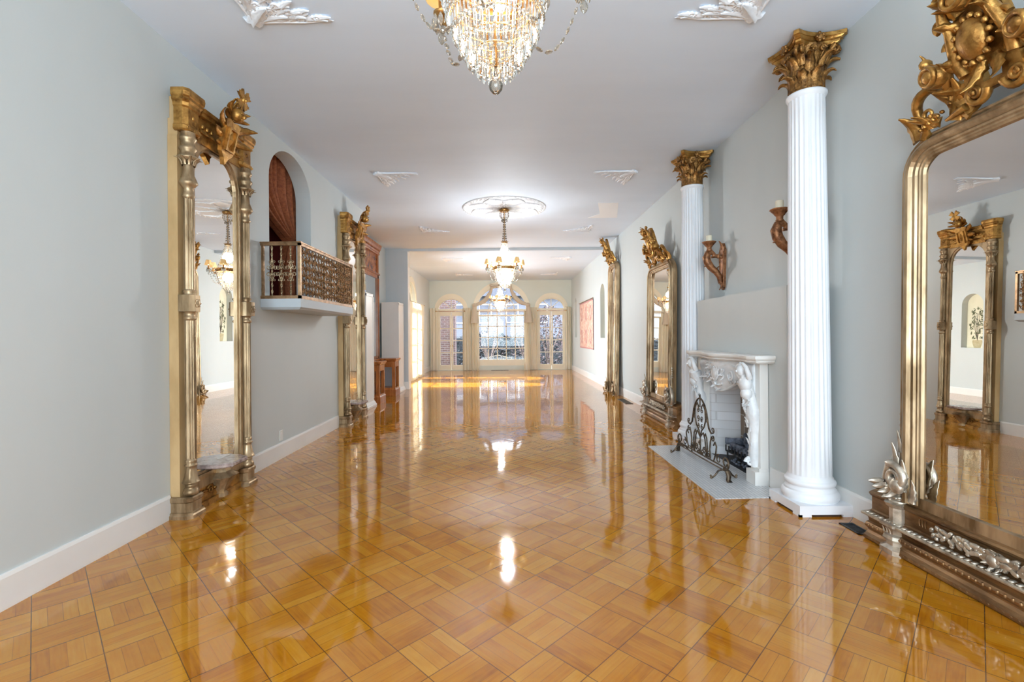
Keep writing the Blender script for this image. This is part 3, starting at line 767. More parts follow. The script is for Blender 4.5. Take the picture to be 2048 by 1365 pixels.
def crest(big=1.0):
    c = MB()
    def sc_(x, z, r0, turns, w, start, flip=1, y=0.0, decay=.14, tilt=0, lead=None):
        c.scroll(T(x, y, z) @ R(tilt, 'X') @ S(flip, 1, 1), r0, turns, w, start, decay, lead=lead, flat=.9)
    for s in (-1, 1):
        # end leaf, C scroll, bud on a curled stem
        c.leaf(T(s * .5, .03, -.02) @ R(s * 8, 'Y'), .17, .15, -4, 60, 1.4, 4, .12, 10)
        c.leaf(T(s * .46, .04, -.03) @ R(s * -35, 'Y'), .16, .09, 0, 60, 1.4, 4, .12, 8)
        pts = [(s * (.34 + .105 * math.cos(math.radians(a))), .04 + .01 * math.sin(math.radians(a * 2)), .115 + .10 * math.sin(math.radians(a))) for a in range(200, -95, -15)]
        c.tube(pts, [.012 + .012 * math.sin(PI * i / (len(pts) - 1)) for i in range(len(pts))], 8)
        sc_(s * .37, .085, .045, 1.1, .014, 200, s, .05)
        c.leaf(T(s * .33, .04, .02) @ R(s * 60, 'Y'), .15, .08, 10, 40, 1.3, 3, .15, 8)
        c.leaf(T(s * .40, .04, .01) @ R(s * -10, 'Y'), .12, .08, 20, 70, 1.3, 3, .15, 8)
        for k in range(6): c.ball((s * (.43 - .03 * k), .06, .02 + .008 * k), .011, 6)
        # stem up to the bud
        c.leaf(T(s * .16, .03, -.01) @ R(s * 35, 'Y'), .26, .16, 0, 30, 1.4, 4, .16, 10)
        c.leaf(T(s * .26, .03, .0) @ R(s * -25, 'Y'), .22, .14, 0, 30, 1.4, 4, .16, 10)
        c.leaf(T(s * .1, .03, .1) @ R(s * 70, 'Y'), .2, .13, 5, 30, 1.4, 4, .16, 10)
        pts = [(s * (.10 + .16 * t + .03 * math.sin(6 * t)), .04 + .05 * math.sin(PI * t), .16 + .09 * math.sin(PI * t * .9) - .04 * t + .05 * (1 - t)) for t in [i / 12 for i in range(13)]]
        c.tube(pts, [.03 - .008 * i / 12 for i in range(13)], 10)
        bx_, bz_ = s * .225, .235
        c.ball((bx_, .09, bz_), (.062, .055, .06), 14)
        c.tube([(bx_ + .052 * math.cos(a * PI / 8), .13 - .01 * math.cos(a * PI / 8), bz_ + .045 * math.sin(a * PI / 8)) for a in range(16)], .013, 6, closed=True)
        for k in range(5): c.leaf(T(bx_ - s * .01, .08, bz_ - .01) @ R(s * (-40 + 30 * k), 'Y'), .085, .05, 10, 60, 1.2, 2, .12, 6)
        c.ball((bx_ + s * .045, .09, bz_ + .085), (.028, .028, .03), 10)
        c.leaf(T(bx_ + s * .05, .085, bz_ + .1) @ R(s * 12, 'Y'), .05, .03, 0, 30, 1.2, 1, .3, 5)
        # lower big volute lying on the rail
        sc_(s * .1, .07, .062, 1.6, .02, 180, s, .05, .15)
        c.tube([(s * (.16 + .12 * t), .05, .03 - .02 * t) for t in (0, .3, .6, 1)], [.02, .018, .014, .008], 8)
        # central cartouche sides
        c.tube([(s * x, y, z) for x, y, z in ((.12, .05, .17), (.135, .06, .25), (.12, .075, .33), (.105, .09, .4), (.12, .1, .46), (.105, .11, .52))], [.03, .034, .03, .024, .022, .016], 10)
        sc_(s * .125, .33, .04, 1.3, .015, 0, s, .08)
        sc_(s * .135, .45, .034, 1.2, .013, -60, s, .1)
        sc_(s * .09, .55, .04, 1.3, .014, 0, s, .11)
        c.leaf(T(s * .05, .07, .34) @ R(s * 30, 'Y'), .15, .11, 10, 100, 1.4, 4, .12, 8)
        c.leaf(T(s * .05, .09, .44) @ R(s * 20, 'Y'), .15, .11, 5, 110, 1.6, 4, .12, 8)
        c.leaf(T(s * .08, .05, .2) @ R(s * 50, 'Y'), .13, .11, 10, 100, 1.4, 4, .12, 8)
        c.leaf(T(s * .03, .06, .2) @ R(s * 160, 'Y'), .16, .1, 10, 50, 1.4, 4, .12, 8)
    m2 = MB()
    m2.ball((0, .1, .3), (.075, .03, .1), 16)
    for k in range(14):
        a = 2 * PI * k / 14; m2.ball((.085 * math.cos(a), .1, .3 + .11 * math.sin(a)), (.016, .014, .016), 6)
    for k in range(-3, 4): m2.leaf(T(0, .1, .47) @ R(k * 24, 'Y'), .15 - abs(k) * .008, .055, 5, 60, 1.6, 1, .15, 8)
    m2.ball((0, .12, .5), (.05, .035, .045), 12)
    m2.tube([(.05 * math.cos(a * PI / 8), .145, .51 + .042 * math.sin(a * PI / 8)) for a in range(16)], .012, 6, closed=True)
    c.poly([(-.14, .06), (.14, .06), (.13, .3), (.1, .48), (.05, .56), (-.05, .56), (-.1, .48), (-.13, .3)], [[(-.045, .1), (.045, .1), (.055, .17), (-.055, .17)]], .02, .055)
    return c, m2
def big_mirror(label, base=True, hw=.62, ztop=2.58, gilt='silver_gilt'):
    root = tag(empty('floor_mirror'), label, 'mirror', 'gilt scroll-crested floor mirrors')
    lean = tag(empty('lean_frame'), None); lean.parent = root
    bpy.data.objects.remove(lean)
    z0 = .34 if base else .0
    y0 = .09
    tilt = T(0, y0, z0) @ R(1.0, 'X') @ T(0, 0, -z0)
    rr = .22
    f = MB(); moulding(f, frame_path(hw, z0, ztop, rr), FP)
    if base: f.box(-hw + .05, hw - .05, 0, .05, z0 - .02, z0 + .05)
    def tl(mb):
        mb.v = [tuple(tilt @ Vector(v)) for v in mb.v]; return mb
    tl(f).build('frame', 'champagne_gilt', root)
    g = MB(); ip = frame_path(hw - .13, z0 + .02, ztop - .13, rr - .08)
    g.poly(ip, [], .018, .03)
    tl(g).build('mirror_pane', 'mirror_glass', root)
    b = MB(); b.poly(frame_path(hw - .02, z0 + .02, ztop - .02, rr), [], -.02, .012); tl(b).build('back_board', 'side_board_gold', root)
    c, m2 = crest()
    k = hw / .62
    X = T(0, .035, ztop + .005) @ S(k, 1.3, 1.02) @ R(-11, 'X')
    for q in (c, m2): q.v = [tuple(tilt @ X @ Vector(v)) for v in q.v]
    c.build('crest', 'antique_gold', root); m2.build('crest_cartouche', 'antique_gold', root)
    for s in (-1, 1):
        o = MB(); bx_ = s * (hw - .05)
        o.scroll(T(bx_ + s * .02, .125, z0 + .15) @ S(s, 1, 1), .085, 1.6, .026, 60, .13)
        o.leaf(T(bx_ + s * .05, .09, z0 + .16) @ R(s * 2, 'Y'), .2, .1, 0, 14, 1.6, 4, .14, 10)
        o.leaf(T(bx_ + s * .0, .11, z0 + .08) @ R(s * -12, 'Y'), .2, .12, 0, 14, 1.6, 4, .14, 10)
        o.tube([(bx_ + s * .1, .07, z0 + .0), (bx_ + s * .13, .08, z0 + .1), (bx_ + s * .11, .08, z0 + .2), (bx_ + s * .06, .08, z0 + .26)], [.03, .034, .026, .012], 10)
        for kk in range(4): o.leaf(T(bx_ + s * (.02 + .03 * kk), .12, z0 + .08) @ R(s * (160 - 25 * kk), 'Y'), .09, .08, 10, 90, 1.4, 3, .16, 7)
        o.leaf(T(bx_ + s * .045, .07, z0 + .3) @ R(s * 2, 'Y'), .14, .06, 0, 12, 1.6, 3, .14, 8)
        for kk in range(5): o.ball((bx_ + s * .045, .05, z0 + .40 + .035 * kk), (.018 - .002 * kk, .016, .018), 6)
        o.leaf(T(bx_ - s * .07, .1, z0 + .02) @ R(s * -10, 'Y'), .15, .08, 0, 20, 1.6, 4, .14, 8)
        o.leaf(T(bx_ + s * .02, .1, z0 + .12) @ R(s * 150, 'Y'), .15, .12, 0, 60, 1.4, 4, .14, 8)
        o.ball((bx_ + s * .0, .125, z0 + .1), (.05, .035, .05), 10)
        for kk in range(-1, 2): o.leaf(T(bx_ + s * .02, .1, z0 + .06) @ R(s * (100 + 30 * kk), 'Y'), .08, .08, 0, 90, 1.4, 3, .14, 7)
        if not base:
            o.leaf(T(bx_, .09, z0 + .12) @ R(180, 'Y'), .12, .12, 0, 60, 1.4, 4, .14, 8)
            o.ball((bx_, .08, .05), (.06, .04, .05), 10)
        o.v = [(v[0], v[1] + .085, v[2]) for v in o.v]
        o.build('corner_scroll', gilt, root)
    if base:
        BW = .85
        pr = [(0, 0), (.20, 0), (.212, .012), (.21, .03), (.19, .045), (.178, .06), (.18, .07), (.196, .085), (.2, .1), (.19, .115), (.172, .12), (.176, .14), (.19, .158), (.205, .165), (.222, .172), (.222, .186), (.16, .192), (.15, .2), (.15, .285), (.158, .29), (.166, .30), (.172, .312), (.16, .32), (.12, .335), (.10, .345), (.09, .36), (.0, .36)]
        bm_ = MB().run(pr, -BW, BW)
        eg = MB()
        for s in (-1, 1):
            for k in range(3): bm_.tube([(s * (.43 + .02 * k + .008 * math.cos(a_)), .153, .25 + .022 * math.sin(a_)) for a_ in [-1.2 + .4 * j for j in range(7)]], .004, 5)
        for i in range(46):
            x = -BW + .03 + i * (2 * BW - .06) / 45
            eg.ball((x, .2, .19), (.015, .022, .007), 6)
            eg.ball((x + .018, .215, .18), (.006, .008, .01), 5)
            bm_.ball((x, .15, .315), (.012, .014, .01), 5)
            bm_.ball((x, .198, .1), (.009, .009, .011), 6)
            bm_.ball((x + .01, .176, .148), (.012, .008, .006), 5)
            bm_.ball((x, .205, .02), (.013, .01, .01), 5)
        eg.run([(.155, .189), (.224, .1865), (.226, .178), (.224, .17), (.15, .17)], -BW - .002, BW + .002)
        eg.build('carved_ledge', gilt, root)
        bm_.build('pedestal', 'bronze_gilt', root)
        for s in (-1, 1):
            p = MB().steps(lambda o: oct_(s * .63, .1, .045, .1, .03, o), [(0, .035), (.03, .035), (.05, .01), (.07, .01), (.09, .025), (.11, .02), (.12, .005), (.155, .01), (.17, .035), (.186, .035), (.195, .0), (.285, .0), (.295, .01), (.315, .018), (.322, .0)])
            for k2 in range(3): p.leaf(T(s * .63 - .025 + .025 * k2, .228, .13), .035, .02, 0, 40, 1.2, 1, .2, 5)
            p.build('corner_post', gilt, root)
            f = MB().lathe([(.05, .322), (.052, .332), (.04, .338), (.036, .345), (.06, .352), (.064, .36), (.05, .368), (.03, .378), (.024, .4), (.02, .42), (.01, .428), (.012, .436), (.0, .444)], 18, T(s * .63, .15, 0))
            for k2 in range(14): f.ball((s * .63 + .062 * math.cos(k2 * PI / 7), .15 + .062 * math.sin(k2 * PI / 7), .356), .008, 5)
            f.build('bell_finial', gilt, root)
        cv = MB(); rnd = random.Random(3)
        for i in range(64):
            t = i / 63; x = -.36 + .72 * t
            z = .245 + .022 * math.sin(i * 2.4) + .012 * (1 - abs(2 * t - 1)); sz = .6 + .4 * (1 - abs(2 * t - 1))
            cv.ball((0, 0, 0), (.034 * sz, .012, .017 * sz), 8, T(x, .165 + .02 * rnd.random() + .02 * (1 - abs(2 * t - 1)), z) @ R(rnd.uniform(-70, 70), 'Y') @ R(rnd.uniform(-25, 25), 'Z'))
            if i % 4 == 0: cv.ball((x, .185, z - .02), .012, 6)
        for k in range(9): cv.leaf(T(0, .17, .245) @ R(40 * k, 'Y'), .075, .05, 20, 50, 1.3, 3, .2, 6)
        cv.ball((0, .2, .245), (.03, .022, .035), 10)
        cv.build('foliage_carving', gilt, root)
    return root
b1 = big_mirror('large arched gilt mirror with carved pedestal, nearest the camera beside the near column')
b1.location = (WX, 2.37, 0); b1.rotation_euler = (0, 0, math.radians(90))
b2_ = copy_tree(b1); b2_.location = (WX, 7.77, 0); b2_['label'] = 'large arched gilt mirror with carved pedestal, partly behind the column beyond the fireplace'
b3 = big_mirror('narrow tall gilt mirror standing straight on the floor before the second room', False, .42, 3.12, 'champagne_gilt')
b3.location = (WX, 11.25, 0); b3.rotation_euler = (0, 0, math.radians(90))

# ---------------------------------------------------------------- fluted columns
def column(label, y):
    root = tag(empty('corinthian_column', (2.42, y, 0)), label, 'column', 'white fluted columns with gilded capitals', 'thing')
    p = MB().box(-.21, .21, -.21, .21, .018, .085)
    for a in range(4):
        X = R(90 * a, 'Z'); p.box(-.21, -.12, -.21, -.19, 0, .018, X).box(.12, .21, -.21, -.19, 0, .018, X)
    p.build('plinth', 'column_white', root)
    MB().box(-.1, .1, -.2, .2, 0, .017).box(-.2, .2, -.1, .1, 0, .017).build('gap_filler', 'dark_gap', root)  # dark block stands in for the open gap under the plinth
    rb = .152; rt = .128
    zt = 3.31
    b = MB().lathe([(.19, .085), (.2, .1), (.203, .125), (.197, .145), (.185, .155), (.18, .16), (.183, .165), (.175, .175), (.168, .19), (.17, .2), (.176, .205), (.18, .22), (.176, .235), (.168, .24), (.163, .245), (.163, .255), (.156, .262), (rb, .275)], 48)
    b.build('moulded_base', 'column_white', root)
    prof = [(rb, .27)]
    for i in range(0, 15):
        z = .285 + (zt - .05 - .285) * i / 14
        prof.append((rb + (rt - rb) * ((z - .27) / (zt - .27)) ** 1.25, z))
    MB().lathe(prof + [(rt + .002, zt - .04)], 144, I4, 24, .011, True, (.29, zt - .055)).lathe([(rt, zt - .05), (rt + .008, zt - .035), (rt + .016, zt - .02), (rt + .016, zt - .005), (rt, zt)], 48).build('fluted_shaft', 'column_white', root)
    zc = zt; Hc = C1 - .006 - zc
    c = MB()
    c.lathe([(rt - .01, zc), (rt - .012, zc + .1), (rt - .002, zc + .22), (rt + .015, zc + .3), (rt + .02, zc + .34)], 32)
    for k in range(8):
        a = 45 * k
        c.leaf(R(a, 'Z') @ T(0, rt - .012, zc), .2, .15, 0, 175, 2.6, 5, .1, 12, .35)
        c.leaf(R(a + 22.5, 'Z') @ T(0, rt - .012, zc + .02), .31, .15, 0, 165, 3.0, 5, .1, 14, .35)
    for k in range(4):
        a = 45 + 90 * k
        for s in (-1, 1):
            # corner volutes
            X = R(a, 'Z') @ T(s * .018, 0, 0)
            pts = [(0, rt + .0, zc + .2), (0, rt + .03, zc + .27), (0, rt + .07, zc + .315)]
            c.tube(pts, [.012, .016, .018], 6, X)
            c.scroll(X @ T(0, rt + .075, zc + .285) @ R(90, 'Z'), .036, 1.4, .016, 90, .14)
        c.leaf(R(a, 'Z') @ T(0, rt + .005, zc + .19), .15, .09, 20, 120, 1.8, 3, .12, 9)
        for s in (-1, 1):
            c.scroll(R(90 * k, 'Z') @ T(s * .035, rt + .03, zc + .285) @ S(s, 1, 1), .026, 1.3, .011, 0, .14)
            c.leaf(R(90 * k + s * 14, 'Z') @ T(0, rt - .0, zc + .13), .17, .05, 0, 60, 1.6, 3, .12, 8)
        c.ball((0, rt + .04, zc + .36), (.03, .025, .03), 10, R(90 * k, 'Z'))
        for q in range(5): c.ball((.028 * math.cos(q * 1.257), rt + .05, zc + .36 + .028 * math.sin(q * 1.257)), .014, 6, R(90 * k, 'Z'))
    c.build('acanthus_bell', 'capital_gold', root)
    def aba(o):
        pts = []
        for k in range(4):
            for i in range(9):
                t = 1 - 2 * i / 8
                x = t * (.170 + o); y = .196 + o - .05 * (1 - t * t)
                a = PI / 2 * k; pts.append((x * math.cos(a) - y * math.sin(a), x * math.sin(a) + y * math.cos(a)))
        return pts
    MB().steps(lambda o: aba(o), [(zc + .325, -.034), (zc + .335, -.022), (zc + .349, -.02), (zc + .351, -.008), (zc + .362, -.012), (zc + .374, .0), (zc + .376, .009), (zc + Hc, .012)]).build('abacus', 'antique_gold', root)
    return root
column('white fluted column with gilded capital on the near side of the fireplace', 3.79)
column('white fluted column with gilded capital on the far side of the fireplace', 6.13)

# ---------------------------------------------------------------- balcony with its railing
root = tag(empty('balcony', (-WX, 5.9, 0)), 'small white balcony with bronze scrollwork railing below the arched alcove', 'balcony')
y0, y1, dx = -.86, .86, .43
MB().steps(lambda o: [(0.002, y0 - o), (dx + o, y0 - o), (dx + o, y1 + o), (0.002, y1 + o)], [(1.70, -.03), (1.725, 0), (1.80, .0), (1.815, .0)]).build('slab', 'blue_grey_paint', root)
rl = MB()
for z, h, wd in ((1.815, .035, .03), (2.385, .03, .03)):
    rl.box(dx - wd, dx, y0, y1, z, z + h).box(.002, dx, y0, y0 + wd, z, z + h).box(.002, dx, y1 - wd, y1, z, z + h)
rl.box(dx - .04, dx + .006, y0 - .006, y0 + .036, 2.415, 2.43).box(.002, dx + .006, y0 - .008, y0 + .034, 2.412, 2.425).box(dx - .034, dx + .008, y0, y1, 2.412, 2.425)
for yy in (y0 + .015, y1 - .015): rl.box(dx - .03, dx, yy - .015, yy + .015, 1.83, 2.4).box(.01, .035, yy - .012, yy + .012, 1.83, 2.4)
rl.build('rail_frame', 'bronze_rail', root)
def baluster(x, y, X=I4):
    b = MB(); rings = []
    for i in range(61):
        z = 1.85 + .535 * i / 60; a = i * .42
        rings.append([(x + .009 * math.cos(a + k * PI / 2) * (1.25 if k % 2 else .8), y + .009 * math.sin(a + k * PI / 2) * (1.25 if k % 2 else .8), z) for k in range(4)])
    b.loops(rings, smooth=False)
    for s in (-1, 1):
        for v in (-1, 1):
            b.scroll(T(x + s * .038, y, 2.115 + v * .038) @ S(s, 1, v), .024, 1.0, .005, 200, .12)
            b.scroll(T(x + s * .022, y, 2.115 + v * .1) @ S(s, 1, v), .016, 1.0, .004, 160, .12)
            b.tube([(x + s * .003, y, 2.115 + v * .02), (x + s * .022, y, 2.115 + v * .055), (x + s * .008, y, 2.115 + v * .09)], .004, 5)
    b.ball((x, y, 2.115), (.012, .012, .018), 6)
    return b
for x in (.12, .22, .32): baluster(x, y0 + .015).build('baluster', 'twisted_iron', root)
for x in (.12, .22, .32): baluster(x, y1 - .015).build('baluster', 'twisted_iron', root)
fl = MB(); rnd = random.Random(5)
NX, NZ = 19, 6
for i in range(NX):
    for j in range(NZ):
        cy = y0 + .06 + (y1 - y0 - .12) * (i + .5) / NX; cz = 1.86 + .52 * (j + .5) / NZ
        for k in range(4):
            X = T(dx - .016 + rnd.uniform(-.004, .004), cy, cz) @ R(90, 'Z') @ R(90 * k + rnd.uniform(-15, 15), 'Y') @ T(.026, 0, 0)
            fl.scroll(X, .022, 1.0, .0062, 180, .1, n=11)
        X = T(dx - .01, cy, cz) @ R(-90, 'Z')
        fl.leaf(X @ R(rnd.uniform(0, 360), 'Y'), .045, .03, 10, 50, 1.3, 2, .2, 5)
        fl.leaf(X @ T(rnd.uniform(-.04, .04), 0, rnd.uniform(-.04, .04)) @ R(rnd.uniform(0, 360), 'Y'), .05, .028, 10, 50, 1.3, 2, .2, 5)
fl.build('scrollwork_panel', 'copper_filigree', root)

# drape tied back in the alcove
root = tag(empty('drape', (-2.93, 6.0, 1.83)), 'brown patterned drape gathered and tied back inside the arched alcove', 'curtain')
m = MB(); rings = []
nj, ni = 44, 72
for j in range(nj + 1):
    t = j / nj
    z = 1.87 * (1 - t) + 1.83
    if z > 2.68:
        q0 = min(1, max(0, (3.35 - z) / .67))
        ya = 5.15 + 1.2 * q0 ** 1.7; yb = 6.62 - .10 * q0
    else:
        q0 = (2.68 - z) / .85
        ya = 6.35 - .16 * math.sin(min(1, q0 * 1.6) * PI / 2); yb = 6.52 + .06 * q0
    ring = []
    for i in range(ni + 1):
        q = i / ni
        ring.append((.075 * math.sin(q * 2 * PI * 8 + .4 * t) + .02 * math.sin(q * 33), ya + (yb - ya) * q - 6.0, z - 1.83))
    rings.append(ring + [(p[0] - .008, p[1], p[2]) for p in ring[::-1]])
m.loops(rings); m.build('cloth', 'brown_drape', root)
MB().tube([(.07 * math.cos(a * PI / 8), .44 + .095 * math.sin(a * PI / 8), .85 + .01 * math.sin(a * PI / 4)) for a in range(16)], .014, 6, closed=True).build('tie_back', 'copper_filigree', root)

# ---------------------------------------------------------------- chandeliers
def prism_mesh(L=.075, w_=.011):
    m = MB()
    m.lathe([(.001, 0), (w_ * .35, -.004), (w_ * .3, -.01), (w_ * .5, -.014), (w_ * .55, -L * .66), (w_ * .4, -L * .7), (w_ * .62, -L * .76), (w_ * .6, -L * .84), (.0005, -L)], 6, I4, smooth=False)
    return m
def oval(mb, p, d, L=.03, w_=.011):
    d = d.normalized(); X = T(*p) @ d.to_track_quat('Z', 'Y').to_matrix().to_4x4()
    mb.loops([[(r * w_ * math.cos(k * PI / 4), r * w_ * .5 * math.sin(k * PI / 4), z * L / 2) for k in range(8)] for r, z in ((.15, -1), (.75, -.62), (1, -.15), (1, .15), (.75, .62), (.15, 1))], True, True, X, False)
TIERS = [(2.60, .19, .06), (2.565, .178, .065), (2.52, .165, .075), (2.47, .147, .08), (2.425, .124, .08), (2.38, .098, .08), (2.345, .066, .08)]
def chandelier(x, y, ceil_z, label, detail, watts):
    root = tag(empty('chandelier', (x, y, ceil_z)), label, 'chandelier', 'crystal chandeliers along the middle of the ceiling')
    Z = lambda z: z - 3.72
    m = MB().lathe([(.055, Z(3.645)), (.075, Z(3.65)), (.085, Z(3.665)), (.085, Z(3.69)), (.075, Z(3.70)), (.05, Z(3.712)), (.03, Z(3.716))], 24)
    for k in range(16): m.ball((.085 * math.cos(k * PI / 8), .085 * math.sin(k * PI / 8), Z(3.68)), .008, 5)
    m.build('canopy', 'brass', root)
    q = MB()
    for k in range(14):
        a = 2 * PI * k / 14
        pts = [(r * math.cos(a), r * math.sin(a), Z(z)) for r, z in ((.078, 3.645), (.085, 3.60), (.075, 3.55), (.05, 3.52), (.03, 3.51))]
        for i in range(4):
            A, B = Vector(pts[i]), Vector(pts[i + 1]); oval(q, (A + B) / 2, B - A, (B - A).length * .9, .007)
        if k % 2: oval(q, (.05 * math.cos(a), .05 * math.sin(a), Z(3.49)), Vector((0, 0, 1)), .05, .009)
    tag(q.build('canopy_crystals', 'crystal', root), kind='stuff')
    s = MB().tube([(0, 0, Z(3.65)), (0, 0, Z(2.3))], .006, 6)
    for i in range(11):
        z = 3.5 - i * .036; s.tube([(.016 * math.cos(t * PI / 4) * (1 if i % 2 else 0), .016 * math.cos(t * PI / 4) * (0 if i % 2 else 1), Z(z) + .022 * math.sin(t * PI / 4)) for t in range(8)], .004, 5, closed=True)
    s.build('stem_chain', 'brass', root)
    c = MB().lathe([(.05, Z(3.08)), (.055, Z(3.085)), (.05, Z(3.10)), (.03, Z(3.115)), (.01, Z(3.12))], 20)
    for k in range(10): c.leaf(R(36 * k, 'Z') @ T(0, .05, Z(3.095)), .035, .02, 30, 40, 1.2, 1, .2, 4)
    c.build('crown', 'brass', root)
    cc = MB()
    for k in range(8):
        for i in range(10):
            a = k * PI / 4 + .2; r = .02 + .02 * (i / 9) ** 2; oval(cc, (r * math.cos(a), r * math.sin(a), Z(3.5 - i * .042)), Vector((0, 0, 1)), .03, .007)
    # tent of bead strings from the crown to the band
    nb = 30
    for k in range(nb):
        a = 2 * PI * k / nb
        for i in range(18):
            t = i / 17; r = .05 + (.185 - .05) * (t ** 1.35); z = 3.08 - .44 * t
            cc.ball((r * math.cos(a), r * math.sin(a), Z(z)), .0095 if k % 2 else .008, 6 if detail else 5)
    tag(cc.build('bead_strings', 'crystal', root), kind='stuff')
    b = MB().loops([[(r * math.cos(k * PI / 18), r * math.sin(k * PI / 18), Z(z)) for k in range(36)] for r, z in ((.185, 2.60), (.196, 2.605), (.196, 2.65), (.185, 2.655), (.178, 2.63), (.185, 2.60))], True, False)
    for k in range(24): b.ball((.197 * math.cos(k * PI / 12), .197 * math.sin(k * PI / 12), Z(2.628)), (.012, .012, .015), 6)
    b.build('band', 'brass', root)
    MB().lathe([(.0, Z(2.618)), (.17, Z(2.618)), (.178, Z(2.625)), (.17, Z(2.63)), (.0, Z(2.63))], 24, caps=False).build('light_block_pan', 'brass', root)  # added disc hidden in the basket, keeps lamp light off the ceiling above
    # basket of prisms
    st = MB(); pr = prism_mesh(); first = None
    rings = MB()
    for ti, (z, r, L) in enumerate(TIERS):
        rings.loops([[(rr * math.cos(k * PI / 15), rr * math.sin(k * PI / 15), Z(z) + dz) for k in range(30)] for rr, dz in ((r, 0), (r + .003, .003), (r, .006), (r - .003, .003), (r, 0))], True, False)
        n = int(2 * PI * r / (.0215 if ti >= 4 else .017))
        for k in range(n):
            a = 2 * PI * (k + .5 * (ti % 2)) / n
            X = T(r * math.cos(a), r * math.sin(a), Z(z)) @ R(math.degrees(a), 'Z') @ R(4, 'Y') @ S(1, 1, L / .075)
            if detail and ti >= 4:
                if first is None:
                    first = pr.build('crystal_prism', 'crystal', root); o = first
                else:
                    o = first.copy(); col.objects.link(o); o.parent = root
                o.matrix_local = X
            else:
                st.add(pr.v, pr.f, X)
    rings.build('basket_rings', 'brass', root)
    tag(st.build('crystal_fringe', 'crystal', root), kind='stuff')
    MB().ball((0, 0, Z(2.237)), (.024, .024, .028), 12).lathe([(.003, Z(2.26)), (.008, Z(2.27)), (.003, Z(2.3))], 8).build('crystal_ball', 'crystal', root)
    gl = MB()
    for zb in (2.55, 2.69):
        for k in range(5): gl.ball((.06 * math.cos(k * 1.257), .06 * math.sin(k * 1.257), Z(zb)), (.018, .018, .03), 8)
    gl.build('bulb', 'bulb_glow', root)
    for k in range(6):
        a = math.radians(60 * k + 12); ca, sa = math.cos(a), math.sin(a)
        am = MB().tube([(r * ca, r * sa, Z(z)) for r, z in ((.19, 2.625), (.225, 2.65), (.25, 2.635), (.262, 2.60), (.285, 2.585), (.31, 2.60), (.315, 2.635))], [.008, .008, .008, .007, .007, .007, .01], 6)
        am.lathe([(.004, Z(2.62)), (.03, Z(2.635)), (.032, Z(2.642)), (.01, Z(2.645)), (.012, Z(2.69)), (.004, Z(2.695))], 12, T(.315 * ca, .315 * sa, 0))
        arm = am.build('arm', 'brass', root)
        MB().ball((.315 * ca, .315 * sa, Z(2.715)), (.011, .011, .022), 6).build('candle_bulb', 'bulb_glow', arm)
        MB().lathe([(.062, Z(2.695)), (.036, Z(2.785)), (.034, Z(2.785)), (.06, Z(2.695))], 16, T(.315 * ca, .315 * sa, 0), caps=False).build('lamp_shade', 'shade_cloth', arm)
        dr = MB()
        for j in range(8):
            t = j * PI / 4; oval(dr, (.315 * ca + .03 * math.cos(t), .315 * sa + .03 * math.sin(t), Z(2.60)), Vector((0, 0, 1)), .055, .009)
        oval(dr, (.315 * ca, .315 * sa, Z(2.545)), Vector((0, 0, 1)), .05, .014)
        dr.build('pan_drops', 'crystal', arm)
        # swag of oval crystals from the pan back to the basket
        A = Vector((.315 * ca, .315 * sa, Z(2.61))); a2 = a + math.radians(14)
        B = Vector((.13 * math.cos(a2), .13 * math.sin(a2), Z(2.42)))
        pts = [A.lerp(B, t) + Vector((0, 0, -.115 * math.sin(PI * t) ** 1.0)) for t in [i / 40 for i in range(41)]]
        sw = MB(); acc = 0; step = .031
        for i in range(1, 41):
            acc += (pts[i] - pts[i - 1]).length
            if acc >= step: oval(sw, pts[i], pts[i] - pts[i - 1], .029, .0105); acc = 0
        sw.build('crystal_swag', 'crystal', arm)
    for zl, share in (((2.5, .1), (2.86, .9)) if detail else ((2.5, .58), (2.86, .42))):
     l = bpy.data.lights.new('chandelier_lamp', 'POINT'); l.energy = watts * share; l.color = (.94, .97, 1.0); l.shadow_soft_size = .09
     lo = bpy.data.objects.new('chandelier_lamp', l); col.objects.link(lo); lo.parent = root; lo.location = (0, 0, Z(zl))
    return root
chandelier(-.03, 1.58, C1, 'crystal chandelier close overhead, cut off by the top of the picture', True, 48)
chandelier(-.03, 8.58, C1, 'crystal chandelier with small cream shades hanging from the round plaster medallion', False, 240)
chandelier(-.22, 15.5, C2, 'smallest crystal chandelier, hanging in front of the arched centre window', False, 170)

